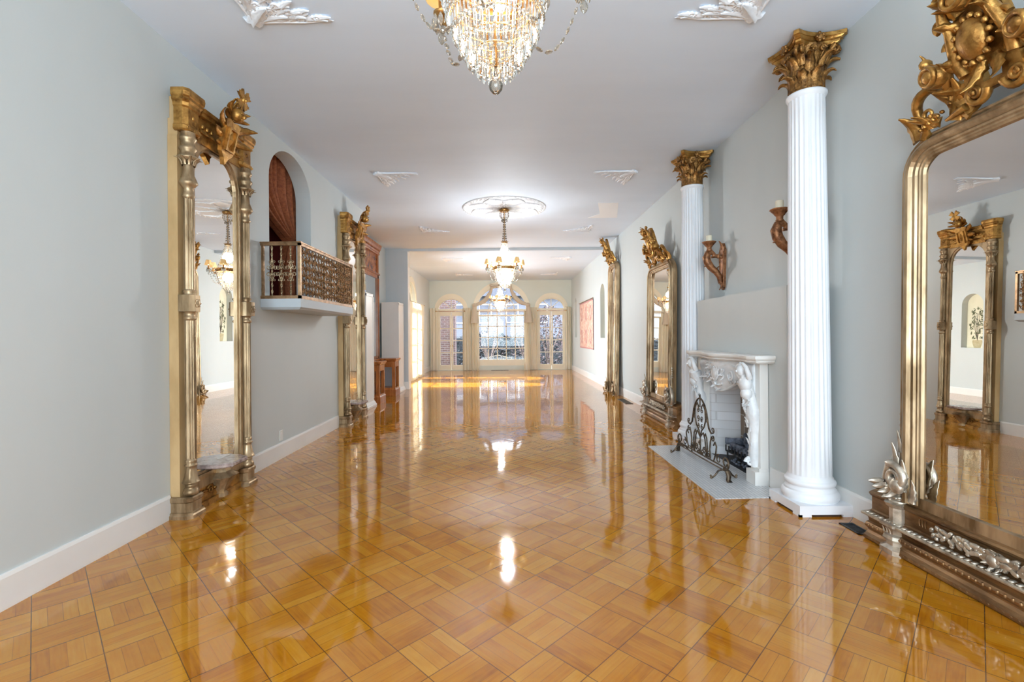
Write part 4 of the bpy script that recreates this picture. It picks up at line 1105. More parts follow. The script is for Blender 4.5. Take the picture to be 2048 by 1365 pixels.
# ---------------------------------------------------------------- plaster work on the ceiling (built face up, then turned over)
def corner_piece(seed=1):
    m = MB(); D = R(-90, 'X')           # leaves lie in the plane, bulging down
    def P(x, y, ang): return T(x, y, 0) @ R(ang, 'Z') @ S(1, 1, -1)
    def lf(x, y, ang, L, W):           # leaf growing in direction ang (0 = +x)
        X = T(x, y, -.004) @ R(ang - 90, 'Z') @ Matrix(((1, 0, 0, 0), (0, 0, 1, 0), (0, -1, 0, 0), (0, 0, 0, 1)))
        m.leaf(X, L, W, 0, 14, 1.4, 4, .22, 8, .1)
    def sc_(x, y, r, st, fl=1):
        m.scroll(T(x, y, -.008) @ R(-90, 'X') @ S(1, 1, fl), r, 1.3, .011, st, .14)
    lf(.02, .02, 45, .26, .2); lf(.08, .04, 15, .24, .11); lf(.04, .08, 75, .24, .11)
    lf(.22, .07, 5, .22, .09); lf(.07, .22, 85, .22, .09); lf(.38, .05, 0, .2, .06); lf(.05, .38, 90, .2, .06)
    lf(.5, .04, 2, .12, .04); lf(.04, .5, 88, .12, .04)
    sc_(.2, .14, .045, 0); sc_(.14, .2, .045, 90, -1); sc_(.34, .07, .03, 30); sc_(.07, .34, .03, 60, -1); sc_(.05, .05, .04, 200)
    m.tube([(.02, .02, -.006), (.2, .03, -.008), (.4, .02, -.008), (.6, .035, -.006)], [.014, .012, .009, .006], 6)
    m.tube([(.02, .02, -.006), (.03, .2, -.008), (.02, .4, -.008), (.035, .6, -.006)], [.014, .012, .009, .006], 6)
    rnd = random.Random(4)
    for i in range(9):
        for j in range(9):
            x, y = .05 + .062 * i, .05 + .062 * j
            if (x / .62) ** .75 + (y / .62) ** .75 < 1.02:
                lf(x, y, math.degrees(math.atan2(y, x)) + rnd.uniform(-35, 35), .13, .085)
                if (i + j) % 2: sc_(x + .02, y + .02, .03, rnd.uniform(0, 360), 1 if i > j else -1)
    for k in range(8): m.ball((.1 + .04 * k, .13 - .011 * k, -.01), .009, 5); m.ball((.13 - .011 * k, .1 + .04 * k, -.01), .009, 5)
    return m
cp = None
descr = {(1.55, 1, -1): 'white plaster corner ornament at the top of the picture, on the pier mirror side', (1.55, 1, 1): 'white plaster corner ornament at the top of the picture, on the fireplace side',
         (8.58, -1, -1): 'white plaster corner ornament in front of the medallion, towards the balcony wall', (8.58, -1, 1): 'white plaster corner ornament in front of the medallion, towards the columns',
         (8.58, 1, -1): 'white plaster corner ornament beyond the medallion, towards the wooden mirror', (8.58, 1, 1): 'white plaster corner ornament beyond the medallion, near the pale ceiling patch',
         (15.5, -1, -1): 'faint plaster corner ornament just past the ceiling step, curtained window side', (15.5, -1, 1): 'faint plaster corner ornament just past the ceiling step, tapestry side',
         (15.5, 1, -1): 'faint plaster corner ornament deepest in the second room, curtained window side', (15.5, 1, 1): 'faint plaster corner ornament deepest in the second room, tapestry side'}
for (yc_, sy, sx), lab in descr.items():
    zc = C1 if yc_ < 12 else C2
    X0 = T(sx * 1.86, yc_ + sy * 1.93, zc - .001) @ S(-sx, -sy, 1)
    if cp is None: cp = corner_piece()
    m = MB().add(cp.v, cp.f, S(-sx, -sy, 1), True)
    o = m.build('ceiling_ornament', 'plaster_white'); o.location = (sx * 1.86, yc_ + sy * 1.93, zc - .001)
    tag(o, lab, 'ceiling ornament', 'plaster corner ornaments on the ceiling')
def medallion(y, z, lab):
    m = MB().lathe([(.76, .0), (.755, -.012), (.72, -.012), (.7, -.006), (.2, -.006), (.0, -.006)][::-1], 64, I4, caps=False)
    def lf(x, y_, ang, L, W, th=.2):
        X = T(x, y_, -.008) @ R(ang - 90, 'Z') @ Matrix(((1, 0, 0, 0), (0, 0, 1, 0), (0, -1, 0, 0), (0, 0, 0, 1)))
        m.leaf(X, L, W, 0, 10, 1.4, 4, th, 8, .1)
    for k in range(48):
        a = 2 * PI * k / 48; lf(.66 * math.cos(a), .66 * math.sin(a), math.degrees(a) + 60, .12, .06)
        m.ball((.74 * math.cos(a), .74 * math.sin(a), -.012), .014, 5)
    for k in range(8):
        a = PI / 4 * k + PI / 8
        for s in (-1, 1):
            pts = []
            for i in range(17):
                t = i / 16; r = .14 + .52 * t; w2 = .19 * math.sin(PI * t ** 1.3)
                pts.append((r * math.cos(a) - s * w2 * math.sin(a), r * math.sin(a) + s * w2 * math.cos(a), -.012))
            m.tube(pts, .014, 6)
            for i in range(2, 16, 2): m.ball((pts[i][0], pts[i][1], -.016), .018, 5)
    for k in range(16): a = 22.5 * k; lf(.08 * math.cos(math.radians(a)), .08 * math.sin(math.radians(a)), a, .14, .07)
    o = m.build('ceiling_medallion', 'plaster_white'); o.location = (-.03, y, z); tag(o, lab, 'ceiling medallion')
medallion(8.58, C1 - .001, 'round white plaster medallion with eight petals above the middle chandelier')
medallion(1.58, C1 - .001, 'round white plaster medallion above the nearest chandelier')
tag(MB().prism([(1.62, 8.3), (1.98, 8.3), (2.2, 9.35), (1.62, 9.35), (1.8, 9.05)], -.004, 0).build('trim_ceiling_patch', 'ceiling_patch_paint'), kind='structure').location = (0, 0, C1)

# ---------------------------------------------------------------- fireplace
root = tag(empty('fireplace', (2.385, 5.0, 0), 90), 'white carved marble fireplace with caryatid legs and a bricked firebox', 'fireplace')
def serp(o=0.0):
    pts = [(-.8 - o, -.002), (.8 + o, -.002)]
    fr = []
    for i in range(33):
        t = 1 - 2 * i / 32; x = t * (.8 + o)
        y = .16 + .11 * math.exp(-((abs(t) - 0) / .34) ** 2) + .045 * math.exp(-((abs(t) - .86) / .13) ** 2)
        fr.append((x, y + o))
    return pts + fr
MB().steps(serp, [(1.125, -.035), (1.14, -.012), (1.15, -.012), (1.16, .0), (1.172, .008), (1.19, .008), (1.2, .0)]).build('mantel_shelf', 'trim_white', root)
fz = MB()
# frieze: panel with a scalloped, dropping lower edge, bulging forward at its centre
nx, nz = 60, 10; rings = []
for j in range(nz + 1):
    t = j / nz; ring = []
    for i in range(nx + 1):
        x = -.6 + 1.2 * i / nx; u = abs(x) / .6
        zlow = .80 + .13 * (1 - math.cos(min(1, u * 1.35) * PI)) / 2 * 1.0 - .10 * max(0, u - .74) / .26
        zlow += .0
        z = 1.13 + (zlow - 1.13) * t
        y = .07 + .11 * math.exp(-(u / .45) ** 2) * (1 - .45 * t) + .03 * math.sin(PI * t) + .012 * math.sin(t * 9)
        ring.append((x, y, z))
    rings.append(ring)
full = [r + [(p[0], .02, p[2]) for p in r[::-1]] for r in rings]
fz.loops(full[::-1], True, True)
low = rings[-1]; fz.tube([(p[0], p[1] + .004, p[2]) for p in low], .014, 6)
fz.build('frieze', 'carved_white', root)
cv = MB(); rnd = random.Random(11)
cv.ball((0, .18, .99), (.06, .03, .075), 14)
cv.tube([(.065 * math.cos(a * PI / 10), .188, .99 + .08 * math.sin(a * PI / 10)) for a in range(20)], .011, 6, closed=True)
for k in range(26):
    a = rnd.uniform(0, 2 * PI); rr = rnd.uniform(.09, .16)
    cv.leaf(T(rr * math.cos(a) * 1.1, .16 + .02 * rnd.random(), .98 + rr * math.sin(a) * .9) @ R(rnd.uniform(0, 360), 'Y'), .07, .05, 10, 70, 1.3, 3, .18, 6)
    if k % 2: cv.ball((rr * math.cos(a), .18, .98 + rr * math.sin(a) * .9), .016, 6)
for s in (-1, 1):
    cv.scroll(T(s * .25, .14, .98) @ S(s, 1, 1), .06, 1.2, .012, 180, .12)
    cv.tube([(s * x, y, z) for x, y, z in ((.1, .18, 1.06), (.2, .15, 1.09), (.34, .12, 1.06), (.46, .1, 1.08))], .01, 6)
    cv.scroll(T(s * .42, .105, .96) @ S(s, 1, -1), .045, 1.2, .01, 180, .12)
    for k in range(5): cv.leaf(T(s * (.2 + .06 * k), .13, .9 + .01 * k) @ R(s * (60 + 20 * k), 'Y'), .07, .04, 10, 60, 1.3, 3, .18, 6)
for k in range(6): cv.leaf(T(-.05 + .02 * k, .15, .84) @ R(180 + (-50 + 20 * k), 'Y'), .06, .04, 10, 60, 1.3, 3, .18, 6)
cv.build('frieze_carving', 'carved_white', root)
for s in (-1, 1):
    lg = MB()
    # flat pilaster behind, moulded block foot
    xi, xo = s * .55, s * .68
    a, b2 = min(xi, xo), max(xi, xo)
    lg.box(a, b2, .0, .075, .13, 1.13)
    lg.box(min(s * .53, s * .69), max(s * .53, s * .69), .0, .13, .0, .13).box(min(s * .54, s * .685), max(s * .54, s * .685), .0, .09, .13, .16)
    lg.build('pilaster', 'trim_white', root)
    # carved S-curved figure: bust and raised arm on top, tapering scroll body below
    fg = MB(); pts = []; rad = []
    for i in range(25):
        t = i / 24; z = .16 + .80 * t
        y = .075 + .085 * (t ** 2.2) + .012 * math.sin(t * 7)
        x = s * (.585 + .02 * math.sin(t * PI * 1.2))
        pts.append((x, y, z)); rad.append(.045 + .018 * t + .008 * math.sin(t * 14) + (.012 if .55 < t < .7 else 0))
    fg.tube(pts, rad, 12, flat=.9)
    hx = s * .6
    fg.ball((hx, .17, .93), (.075, .055, .075), 12)      # chest
    fg.ball((hx + s * .01, .165, .84), (.062, .05, .06), 12)
    fg.tube([(hx, .18, .97), (hx, .19, 1.02)], .028, 8)
    fg.ball((hx, .205, 1.055), (.042, .046, .052), 12)   # head
    fg.ball((hx, .25, 1.05), (.009, .012, .012), 6)
    fg.ball((hx, .19, 1.075), (.05, .045, .04), 10)
    fg.tube([(hx + s * .06, .16, .99), (hx + s * .1, .19, 1.03), (hx + s * .075, .2, 1.095), (hx + s * .02, .2, 1.12)], [.028, .024, .02, .016], 8)
    fg.tube([(hx - s * .06, .17, .98), (hx - s * .085, .2, 1.02), (hx - s * .06, .21, 1.09), (hx - s * .01, .2, 1.12)], [.028, .024, .02, .016], 8)
    for k in range(7): fg.leaf(T(hx - s * .06 + s * .02 * k, .17, .86 - .012 * k) @ R(180 + s * (-40 + 14 * k), 'Y'), .1, .05, 0, 50, 1.4, 3, .2, 6)
    for k in range(16):
        t = k / 15; fg.leaf(T(s * (.575 + .02 * (k % 2)), .115 + .07 * t ** 2, .2 + .6 * t) @ R(rnd.uniform(-40, 40), 'Y'), .07, .05, 8, 12, 1.4, 3, .2, 6)
        fg.ball((s * (.555 + .06 * (k % 2)), .10 + .07 * t ** 2, .22 + .6 * t), .016, 6)
    fg.scroll(T(s * .585, .12, .2) @ R(90, 'Z'), .045, 1.2, .02, 0, .12)
    fg.build('caryatid', 'carved_white', root)
# firebox lining: splayed brick sides, back, top, floor
fb = MB()
Y0, Y1 = .01, -.27
fb.add([(-.50, Y0, .0), (.50, Y0, 0), (.5, Y0, .95), (-.5, Y0, .95), (-.38, Y1, 0), (.38, Y1, 0), (.38, Y1, .9), (-.38, Y1, .9)], [(4, 7, 6, 5)])
fb.build('firebox_back', 'firebox_brick', root)
fs = MB().add([(-.50, Y0, .0), (.50, Y0, 0), (.5, Y0, .95), (-.5, Y0, .95), (-.38, Y1, 0), (.38, Y1, 0), (.38, Y1, .9), (-.38, Y1, .9)], [(0, 3, 7, 4), (1, 5, 6, 2), (3, 2, 6, 7)])
fs.add([(-.56, Y0 + .0, 0), (-.5, Y0, 0), (-.5, Y0, .95), (-.56, Y0, .95), (.56, Y0, 0), (.5, Y0, 0), (.5, Y0, .95), (.56, Y0, .95)], [(0, 1, 2, 3), (4, 7, 6, 5)])
fs.build('firebox_sides', 'firebox_brick_side', root)
MB().box(-.5, .5, Y1, Y0, .001, .006).build('firebox_floor', 'black_iron', root)
g = MB()
for x in [-.26 + .065 * k for k in range(9)]: g.box(x - .006, x + .006, -.33, -.06, .09, .105)
g.box(-.28, .28, -.075, -.06, .085, .1).box(-.28, .28, -.33, -.315, .085, .1)
for x in (-.26, .26):
    for y in (-.07, -.32): g.box(x - .008, x + .008, y - .008, y + .008, .006, .09)
for x in [-.28 + .07 * k for k in range(9)]: g.box(x - .005, x + .005, -.065, -.05, .09, .16)
g = g.build('fire_grate', 'black_iron'); g.matrix_world = T(2.395, 5.0, 0) @ R(90, 'Z') @ S(1, .74, 1); tag(g, 'black iron grate inside the white fireplace', 'fire grate')
logs = [((-.25, -.12, .15), (.2, -.1, .17), .042, 'charred front log lying lengthwise on the fire grate'), ((-.24, -.24, .15), (.24, -.26, .16), .045, 'charred rear log on the fire grate'),
        ((-.2, -.08, .2), (-.02, -.28, .26), .035, 'slanting charred log at the far end of the grate'), ((.02, -.28, .24), (.27, -.05, .2), .038, 'slanting charred log nearest the near fireplace leg'), ((-.1, -.12, .24), (.12, -.25, .29), .032, 'topmost charred log of the fire')]
for A, B, r, lab in logs:
    m = MB(); A, B = Vector(A), Vector(B); rings = []; n = 12
    X = T(*A) @ (B - A).to_track_quat('Z', 'Y').to_matrix().to_4x4(); L = (B - A).length; rnd = random.Random(lab)
    offs = [rnd.uniform(.8, 1.15) for _ in range(n)]
    for i in range(9):
        rings.append([(r * offs[k] * (1 + .08 * math.sin(i * 1.3 + k)) * math.cos(2 * PI * k / n), r * offs[k] * (1 + .08 * math.cos(i + k)) * math.sin(2 * PI * k / n), L * i / 8) for k in range(n)])
    m.loops(rings, True, True, X)
    o = m.build('fire_log', 'log_charcoal'); o.matrix_world = T(2.395, 5.0, 0) @ R(90, 'Z') @ S(1, .74, 1); tag(o, lab, 'log', 'logs on the grate')
em = MB(); rnd = random.Random(9)
for k in range(60): em.ball((rnd.uniform(-.28, .28), rnd.uniform(-.33, -.03), .012 + rnd.random() * .03), (.02 + .012 * rnd.random(), .018, .014), 5)
o = em.build('embers', 'log_charcoal'); o.matrix_world = T(2.395, 5.0, 0) @ R(90, 'Z') @ S(1, .74, 1); tag(o, 'dark loose embers under the grate', 'embers', kind='stuff')
# hearth
tag(MB().prism([(1.75, 3.99), (2.215, 4.005), (2.37, 4.03), (2.37, 5.93), (1.75, 5.9)], .0, .006).build('hearth', 'hearth_tile'), kind='structure')

# fire screen
root = tag(empty('fire_screen', (2.05, 5.03, 0), 90), 'scrolled wrought iron fire screen standing on the hearth', 'fire screen')
root.rotation_euler = (0, 0, math.radians(92))
m = MB()
m.tube([(-.58, 0, .09), (0, 0, .085), (.58, 0, .09)], .008, 6)
m.box(-.56, .56, -.006, .006, .115, .125)
m.build('base_bar', 'wrought_iron', root)
for s in (-1, 1):
    f = MB()
    f.tube([(s * .5, -.13, .045), (s * .5, -.11, .02), (s * .5, -.085, .04), (s * .5, -.05, .085), (s * .5, 0, .095), (s * .5, .05, .085), (s * .5, .085, .04), (s * .5, .11, .02), (s * .5, .13, .045)], .009, 6)
    f.ball((s * .5, -.12, .022), .014, 6).ball((s * .5, .12, .022), .014, 6)
    f.scroll(T(s * .54, 0, .17) @ S(s, 1, 1), .07, 1.25, .011, -120, .1)
    f.tube([(s * .57, 0, .1), (s * .6, 0, .06), (s * .59, 0, .02), (s * .62, 0, .004)], [.012, .012, .012, .014], 6, flat=2)
    f.build('scroll_foot', 'wrought_iron', root)
ir = MB()
def C(pts, w_=.007): ir.tube([(p[0], 0, p[1]) for p in pts], w_, 6)
for s in (-1, 1):
    C([(s * x, z) for x, z in ((.0, .72), (.05, .70), (.11, .65), (.15, .58), (.175, .5), (.2, .43), (.25, .39), (.28, .4))], .009)
    ir.scroll(T(s * .285, 0, .43) @ S(s, 1, 1), .032, 1.1, .007, -90, .14)
    ir.scroll(T(s * .285, 0, .34) @ S(s, 1, -1), .03, 1.1, .007, -90, .14)
    C([(s * x, z) for x, z in ((.26, .36), (.23, .3), (.215, .22), (.23, .13))])
    C([(s * x, z) for x, z in ((.15, .12), (.13, .2), (.11, .3), (.07, .36), (.0, .3))])
    C([(s * x, z) for x, z in ((.15, .12), (.165, .22), (.15, .32), (.12, .36), (.1, .33))])
    C([(s * x, z) for x, z in ((.0, .3), (.03, .37), (.09, .42), (.13, .5), (.12, .6), (.07, .66), (.03, .62))])
    ir.scroll(T(s * .045, 0, .585) @ S(s, 1, 1), .03, 1.2, .006, 90, .14)
    ir.scroll(T(s * .045, 0, .5) @ S(s, 1, -1), .032, 1.2, .006, 90, .14)
    ir.scroll(T(s * .045, 0, .41) @ S(s, 1, 1), .03, 1.2, .006, 90, .14)
    ir.scroll(T(s * .09, 0, .18) @ S(s, 1, 1), .04, 1.2, .007, 0, .14)
    ir.scroll(T(s * .045, 0, .14) @ S(s, 1, 1), .028, 1.2, .006, 90, .14)
    ir.scroll(T(s * .19, 0, .16) @ S(s, 1, 1), .035, 1.2, .006, 90, .14)
    ir.scroll(T(s * .15, 0, .5) @ S(-s, 1, 1), .028, 1.1, .006, 0, .14)
    C([(s * x, z) for x, z in ((.3, .125), (.34, .2), (.36, .28), (.33, .32), (.3, .28))])
    ir.scroll(T(s * .4, 0, .17) @ S(s, 1, 1), .045, 1.2, .007, 90, .12)
    for k in range(5): ir.leaf(T(s * (.06 + .035 * k), .004, .13 + .02 * (k % 2)) @ R(s * (20 * k - 30), 'Y'), .05, .03, 10, 50, 1.3, 2, .2, 5)
for k in range(-1, 2): ir.leaf(T(0, 0, .71) @ R(30 * k, 'Y'), .06, .02, 0, 20, 1.2, 1, .3, 5)
C([(0, .12), (0, .3)]); C([(0, .62), (0, .72)])
for k in range(5): ir.ball((.016 * math.cos(k * 1.257), .006, .24 + .016 * math.sin(k * 1.257)), .011, 6)
ir.build('scrollwork', 'wrought_iron', root)

# ---------------------------------------------------------------- wall sconces with candles
def sconce(y, z, label, cl):
    root = tag(empty('wall_sconce', (WX, y, z), 90), label, 'sconce', 'carved candle sconces above the fireplace')
    p = MB().poly([(-.0, -.36), (.035, -.33), (.06, -.0), (.065, .12), (.035, .17), (.02, .2), (-.02, .2), (-.035, .17), (-.065, .12), (-.06, 0), (-.035, -.33)], [], .0, .03)
    p.leaf(T(0, .03, .12) @ R(0, 'Y'), .12, .08, 0, 40, 1.3, 3, .2, 8)
    p.leaf(T(0, .03, -.25) @ R(180, 'Y'), .12, .07, 0, 40, 1.3, 3, .2, 8)
    for s in (-1, 1): p.tube([(s * .045, .03, -.3), (s * .05, .035, .1)], .008, 6)
    p.build('backplate', 'sconce_copper', root)
    a = MB(); pts = []
    for i in range(20):
        t = i / 19; ang = math.radians(-105 + 200 * t)
        pts.append((0, .04 + .17 * t ** .7 + (.03 * math.sin(PI * t)), -.27 + .30 * t))
    pts = [(0, .04, -.28), (0, .06, -.2), (0, .1, -.14), (0, .16, -.09), (0, .2, -.03), (0, .215, .03), (0, .195, .08), (0, .155, .095), (0, .125, .07), (0, .13, .04), (0, .155, .035)]
    a.tube(pts, [.03, .032, .037, .042, .046, .046, .04, .032, .024, .018, .014], 12)
    a.tube([(0, .13, .05), (0, .09, .05), (0, .05, .04), (0, .03, .04)], [.02, .024, .018, .03], 8)
    a.ball((0, .075, .045), (.03, .018, .03), 8)
    for x in (-.022, .022): a.tube([(x, p_[1] + .01, p_[2]) for p_ in pts[:7]], .008, 5)
    a.leaf(T(0, .17, -.09) @ R(-60, 'X'), .08, .06, 0, 60, 1.3, 3, .2, 6); a.leaf(T(0, .1, -.13), .08, .05, -20, -60, 1.3, 3, .2, 6)
    a.build('scroll_arm', 'sconce_copper', root)
    c = MB().lathe([(.03, .11), (.036, .12), (.028, .13), (.03, .155), (.038, .165), (.046, .175), (.076, .21), (.084, .215), (.08, .222), (.02, .222)], 18, T(0, .18, 0))
    for k in range(12): c.leaf(T(0, .18, .165) @ R(30 * k, 'Z') @ T(0, .036, 0), .05, .022, 30, 40, 1.2, 1, .2, 4)
    c.build('candle_cup', 'sconce_copper', root)
    cd_ = MB().lathe([(.033, 0), (.034, .07), (.031, .075), (.0, .07)], 18).build('candle', 'candle_wax')
    cd_.location = tuple(Vector((WX, y, z)) + Vector((-.18, 0, .222)))
    tag(cd_, cl, 'candle', 'candles in the wall sconces')
sconce(5.70, 2.29, 'carved gilt scroll sconce on the grey wall between the two columns', 'short cream candle on the sconce between the columns')
sconce(4.225, 2.29, 'carved gilt scroll sconce half hidden behind the near column', 'short cream candle on the sconce beside the near column')

# ---------------------------------------------------------------- recess beyond the long wall
def pillar(y0, y1, lab):
    root = tag(empty('white_pillar', (-2.93, (y0 + y1) / 2, 0)), lab, 'pillar', 'half-height white pillars in the recess', 'thing')
    hx, hy = .21, (y1 - y0) / 2
    f = lambda o: [(-hx - o, -hy - o), (hx + o, -hy - o), (hx + o, hy + o), (-hx - o, hy + o)]
    MB().steps(f, [(.12, 0), (2.24, 0), (2.245, .006), (2.26, .006), (2.26, 0)]).build('shaft', 'trim_white', root)
    MB().steps(f, [(0, .05), (.035, .05), (.045, .04), (.07, .03), (.11, .008), (.14, .003), (.16, .0)]).build('base', 'trim_white', root)
    m = MB()
    m.box(hx, hx + .012, -hy, -hy + .04, .15, 2.24).box(hx, hx + .012, hy - .04, hy, .15, 2.24).box(hx, hx + .012, -hy, hy, 2.2, 2.24)
    m.build('edge_moulding', 'trim_white', root)
pillar(9.08, 9.6, 'half-height white square pillar just beyond the second pier mirror')
pillar(11.82, 12.38, 'half-height white square pillar standing against the grey pier')
root = tag(empty('hall_mirror', (XR, 10.7, 0), -90), 'tall cherry wood hall mirror with burl top panel and two cabinets', 'mirror')
hw = .9
m = MB().box(-hw, -hw + .09, 0, .06, .85, 3.45).box(hw - .09, hw, 0, .06, .85, 3.45).box(-hw, hw, 0, .06, 2.82, 2.92).box(-hw, hw, 0, .06, .85, .93)
m.box(-hw + .02, -hw + .05, .06, .075, .85, 2.82).box(hw - .05, hw - .02, .06, .075, .85, 2.82)
m.run([(0, 3.4), (.07, 3.4), (.08, 3.43), (.07, 3.45), (.09, 3.5), (.12, 3.56), (.13, 3.6), (.13, 3.63), (0, 3.63)], -hw - .03, hw + .03)
m.run([(0, 2.9), (.08, 2.9), (.09, 2.92), (.07, 2.95), (0, 2.95)], -hw - .02, hw + .02)
for k in range(22): m.ball((-hw + .06 + k * (2 * hw - .12) / 21, .1, 3.5), (.025, .02, .02), 6)
m.build('frame', 'cherry_wood', root)
MB().box(-hw + .08, hw - .08, 0, .035, 2.92, 3.42).build('top_panel', 'burl_wood', root)
MB().box(-hw + .08, hw - .08, .01, .03, .92, 2.84).build('mirror_pane', 'mirror_glass', root)
for s, ya, yb in ((1, -.9, -.45), (-1, -.9, -.45)):
    x0, x1 = sorted((s * .45, s * .9))
    D0 = .54
    c = MB().box(x0, x1, .0, .035, 0, .84)
    c.box(x0 + .02, x1 - .02, .0, D0, .0, .19).box(x0 + .02, x1 - .02, 0, D0, .68, .82)
    for xx in (x0 + .02, x1 - .06):
        for yy in (.02, D0 - .07): c.box(xx, xx + .04, yy, yy + .07, .19, .68)
    c.steps(lambda o: [(x0 + .02 - o, 0.01), (x1 - .02 + o, 0.01), (x1 - .02 + o, D0 + o), (x0 + .02 - o, D0 + o)], [(.8, .0), (.815, .015), (.83, .02), (.84, .035), (.87, .04), (.88, .03)])
    c.steps(lambda o: [(x0 + .02 - o, 0.01), (x1 - .02 + o, 0.01), (x1 - .02 + o, D0 + o), (x0 + .02 - o, D0 + o)], [(.0, .02), (.14, .02), (.16, .005), (.18, .0)])
    cab = c.build('side_cabinet', 'cherry_wood', root)
    for xx in (x0 + .035, x1 - .045): MB().box(xx, xx + .01, .09, D0 - .07, .19, .68).build('cabinet_glass', 'window_glass', cab)
c = MB().steps(lambda o: [(-.45, 0.01), (.45, 0.01), (.45, .16 + o), (-.45, .16 + o)], [(.8, 0), (.83, .02), (.87, .03), (.88, .02)])
c.build('shelf', 'cherry_wood', root)

# ---------------------------------------------------------------- right wall of the second room
rg = MB().box(-1.3, 1.3, .004, .016, .95, 2.5)
root = tag(empty('hanging_rug', (WX, 15.6, 0), 90), 'faded red patterned rug hung between two slim arched niches', 'rug')
rg.build('rug_field', 'rug_wool', root)
b = MB()
for x in (-1.3, 1.26): b.box(x, x + .04, .003, .018, .95, 2.5)
b.box(-1.3, 1.3, .003, .018, .95, .99).box(-1.3, 1.3, .003, .018, 2.46, 2.5)
b.build('border', 'rug_edge', root)
MB().tube([(-1.36, .03, 2.52), (1.36, .03, 2.52)], .014, 6).build('hanging_pole', 'bronze_rail', root)
md = MB()
for x in (-.85, 0, .85):
    for z in (1.35, 2.1):
        md.poly([(x + .16 * math.cos(k * PI / 8), z + .24 * math.sin(k * PI / 8)) for k in range(16)], [[(x + .1 * math.cos(k * PI / 8), z + .16 * math.sin(k * PI / 8)) for k in range(16)]], .016, .019)
md.build('medallion_pattern', 'rug_edge', root)
def painted_plant(y, lab, seed):
    root = tag(empty('plant_mural', (WX + .16, y, 1.31), 90), lab, 'mural', 'painted plants inside the wall niches')
    rnd = random.Random(seed)
    p = MB().poly([(-.09, .0), (.09, .0), (.13, .12), (.14, .2), (.11, .22), (-.11, .22), (-.14, .2), (-.13, .12)], [], 0.0, .004)
    p.build('painted_pot', 'painted_pot', root)
    f = MB()
    for k in range(90):
        a = rnd.uniform(-1, 1); h = rnd.random()
        x = a * (.2 + .05 * h) * math.sin(PI * (.25 + .6 * h)); z = .26 + .85 * h
        an = rnd.uniform(0, 2 * PI); L = rnd.uniform(.03, .06); w2 = L * .35
        d = (math.cos(an), math.sin(an)); n = (-d[1], d[0])
        f.poly([(x - d[0] * L, z - d[1] * L), (x + n[0] * w2, z + n[1] * w2), (x + d[0] * L, z + d[1] * L), (x - n[0] * w2, z - n[1] * w2)], [], .001 + .00003 * k, .003 + .00003 * k)
    f.build('painted_foliage', 'painted_leaf', root)
    s = MB()
    for k in range(6): s.tube([(0, .002, .2), (rnd.uniform(-.08, .08), .002, .5), (rnd.uniform(-.15, .15), .002, .95)], .004, 4)
    s.build('painted_stem', 'bark', root)
painted_plant((nA[0] + nA[1]) / 2, 'painted potted plant in the niche nearest the tall narrow mirror', 1)
painted_plant((nB[0] + nB[1]) / 2, 'painted potted plant in the niche nearest the far windows', 2)

# ---------------------------------------------------------------- vents, outlet
def vent(x0, x1, y0, y1, lab, mat='vent_bronze', thing='floor_vent'):
    root = tag(empty(thing, ((x0 + x1) / 2, (y0 + y1) / 2, 0)), lab, 'floor vent')
    a, b2 = (x1 - x0) / 2, (y1 - y0) / 2
    m = MB().box(-a, a, -b2, -b2 + .015, 0, .006).box(-a, a, b2 - .015, b2, 0, .006).box(-a, -a + .015, -b2, b2, 0, .006).box(a - .015, a, -b2, b2, 0, .006)
    m.build('frame', mat, root)
    m = MB().box(-a + .01, a - .01, -b2 + .01, b2 - .01, 0, .001)
    n = int(b2 * 2 / .02)
    for k in range(1, n): m.box(-a + .01, a - .01, -b2 + k * 2 * b2 / n - .004, -b2 + k * 2 * b2 / n + .004, 0, .004)
    m.build('grille', mat, root)
vent(2.38, 2.53, 9.5, 10.28, 'bronze floor vent at the foot of the wall before the narrow mirror')
vent(2.42, 2.52, 3.26, 3.46, 'small black vent on the floor beside the carved pedestal', 'black_iron')
vent(-.65, .05, 19.0, 19.1, 'slim dark vent on the floor under the swagged centre window', 'black_iron')
root = tag(empty('wall_outlet', (-WX, 5.47, .265), -90), 'small white outlet plate low on the wall below the balcony', 'outlet')
MB().steps(lambda o: [(-.035 - o, 0), (.035 + o, 0), (.035 + o, .006 + o), (-.035 - o, .006 + o)], [(-.058, -.002), (-.055, 0), (.055, 0), (.058, -.002)]).build('cover_plate', 'plate_plastic', root)
for z in (-.022, .022): MB().box(-.015, .015, .006, .008, z - .012, z + .012).build('socket', 'trim_white', root)

# ---------------------------------------------------------------- garden beyond the windows
struct('ground_outside', MB().box(-40, 40, YF + .3, 70, -.6, -.45).box(-40, XR - .25, -5, YF + .3, -.6, -.45), 'lawn')
struct('garden_terrace', MB().box(-6, 6, YF + .31, YF + 2.2, -.44, -.1), 'lawn')
tag(MB().box(-3.05, -2.3, 20.9, 21.5, -.45, 4.2).build('brick_pier', 'red_brick'), 'red brick pier seen through the first French door', 'brick pier')
tag(MB().box(-8.5, -7.9, 12, 20, -.45, 2.6).build('neighbour_brick_wall', 'red_brick'), 'brick wall outside the side window', 'brick wall')
root = tag(empty('pale_house', (2, 44, -.45)), 'pale house with grey roof beyond the garden hedge', 'house')
MB().box(-9, 9, 0, 8, 0, 5.6).build('walls', 'house_siding', root)
MB().poly([(-9.5, 5.5), (9.5, 5.5), (7, 9), (-7, 9)], [], -.5, 8.5).build('roof', 'roof_slate', root)
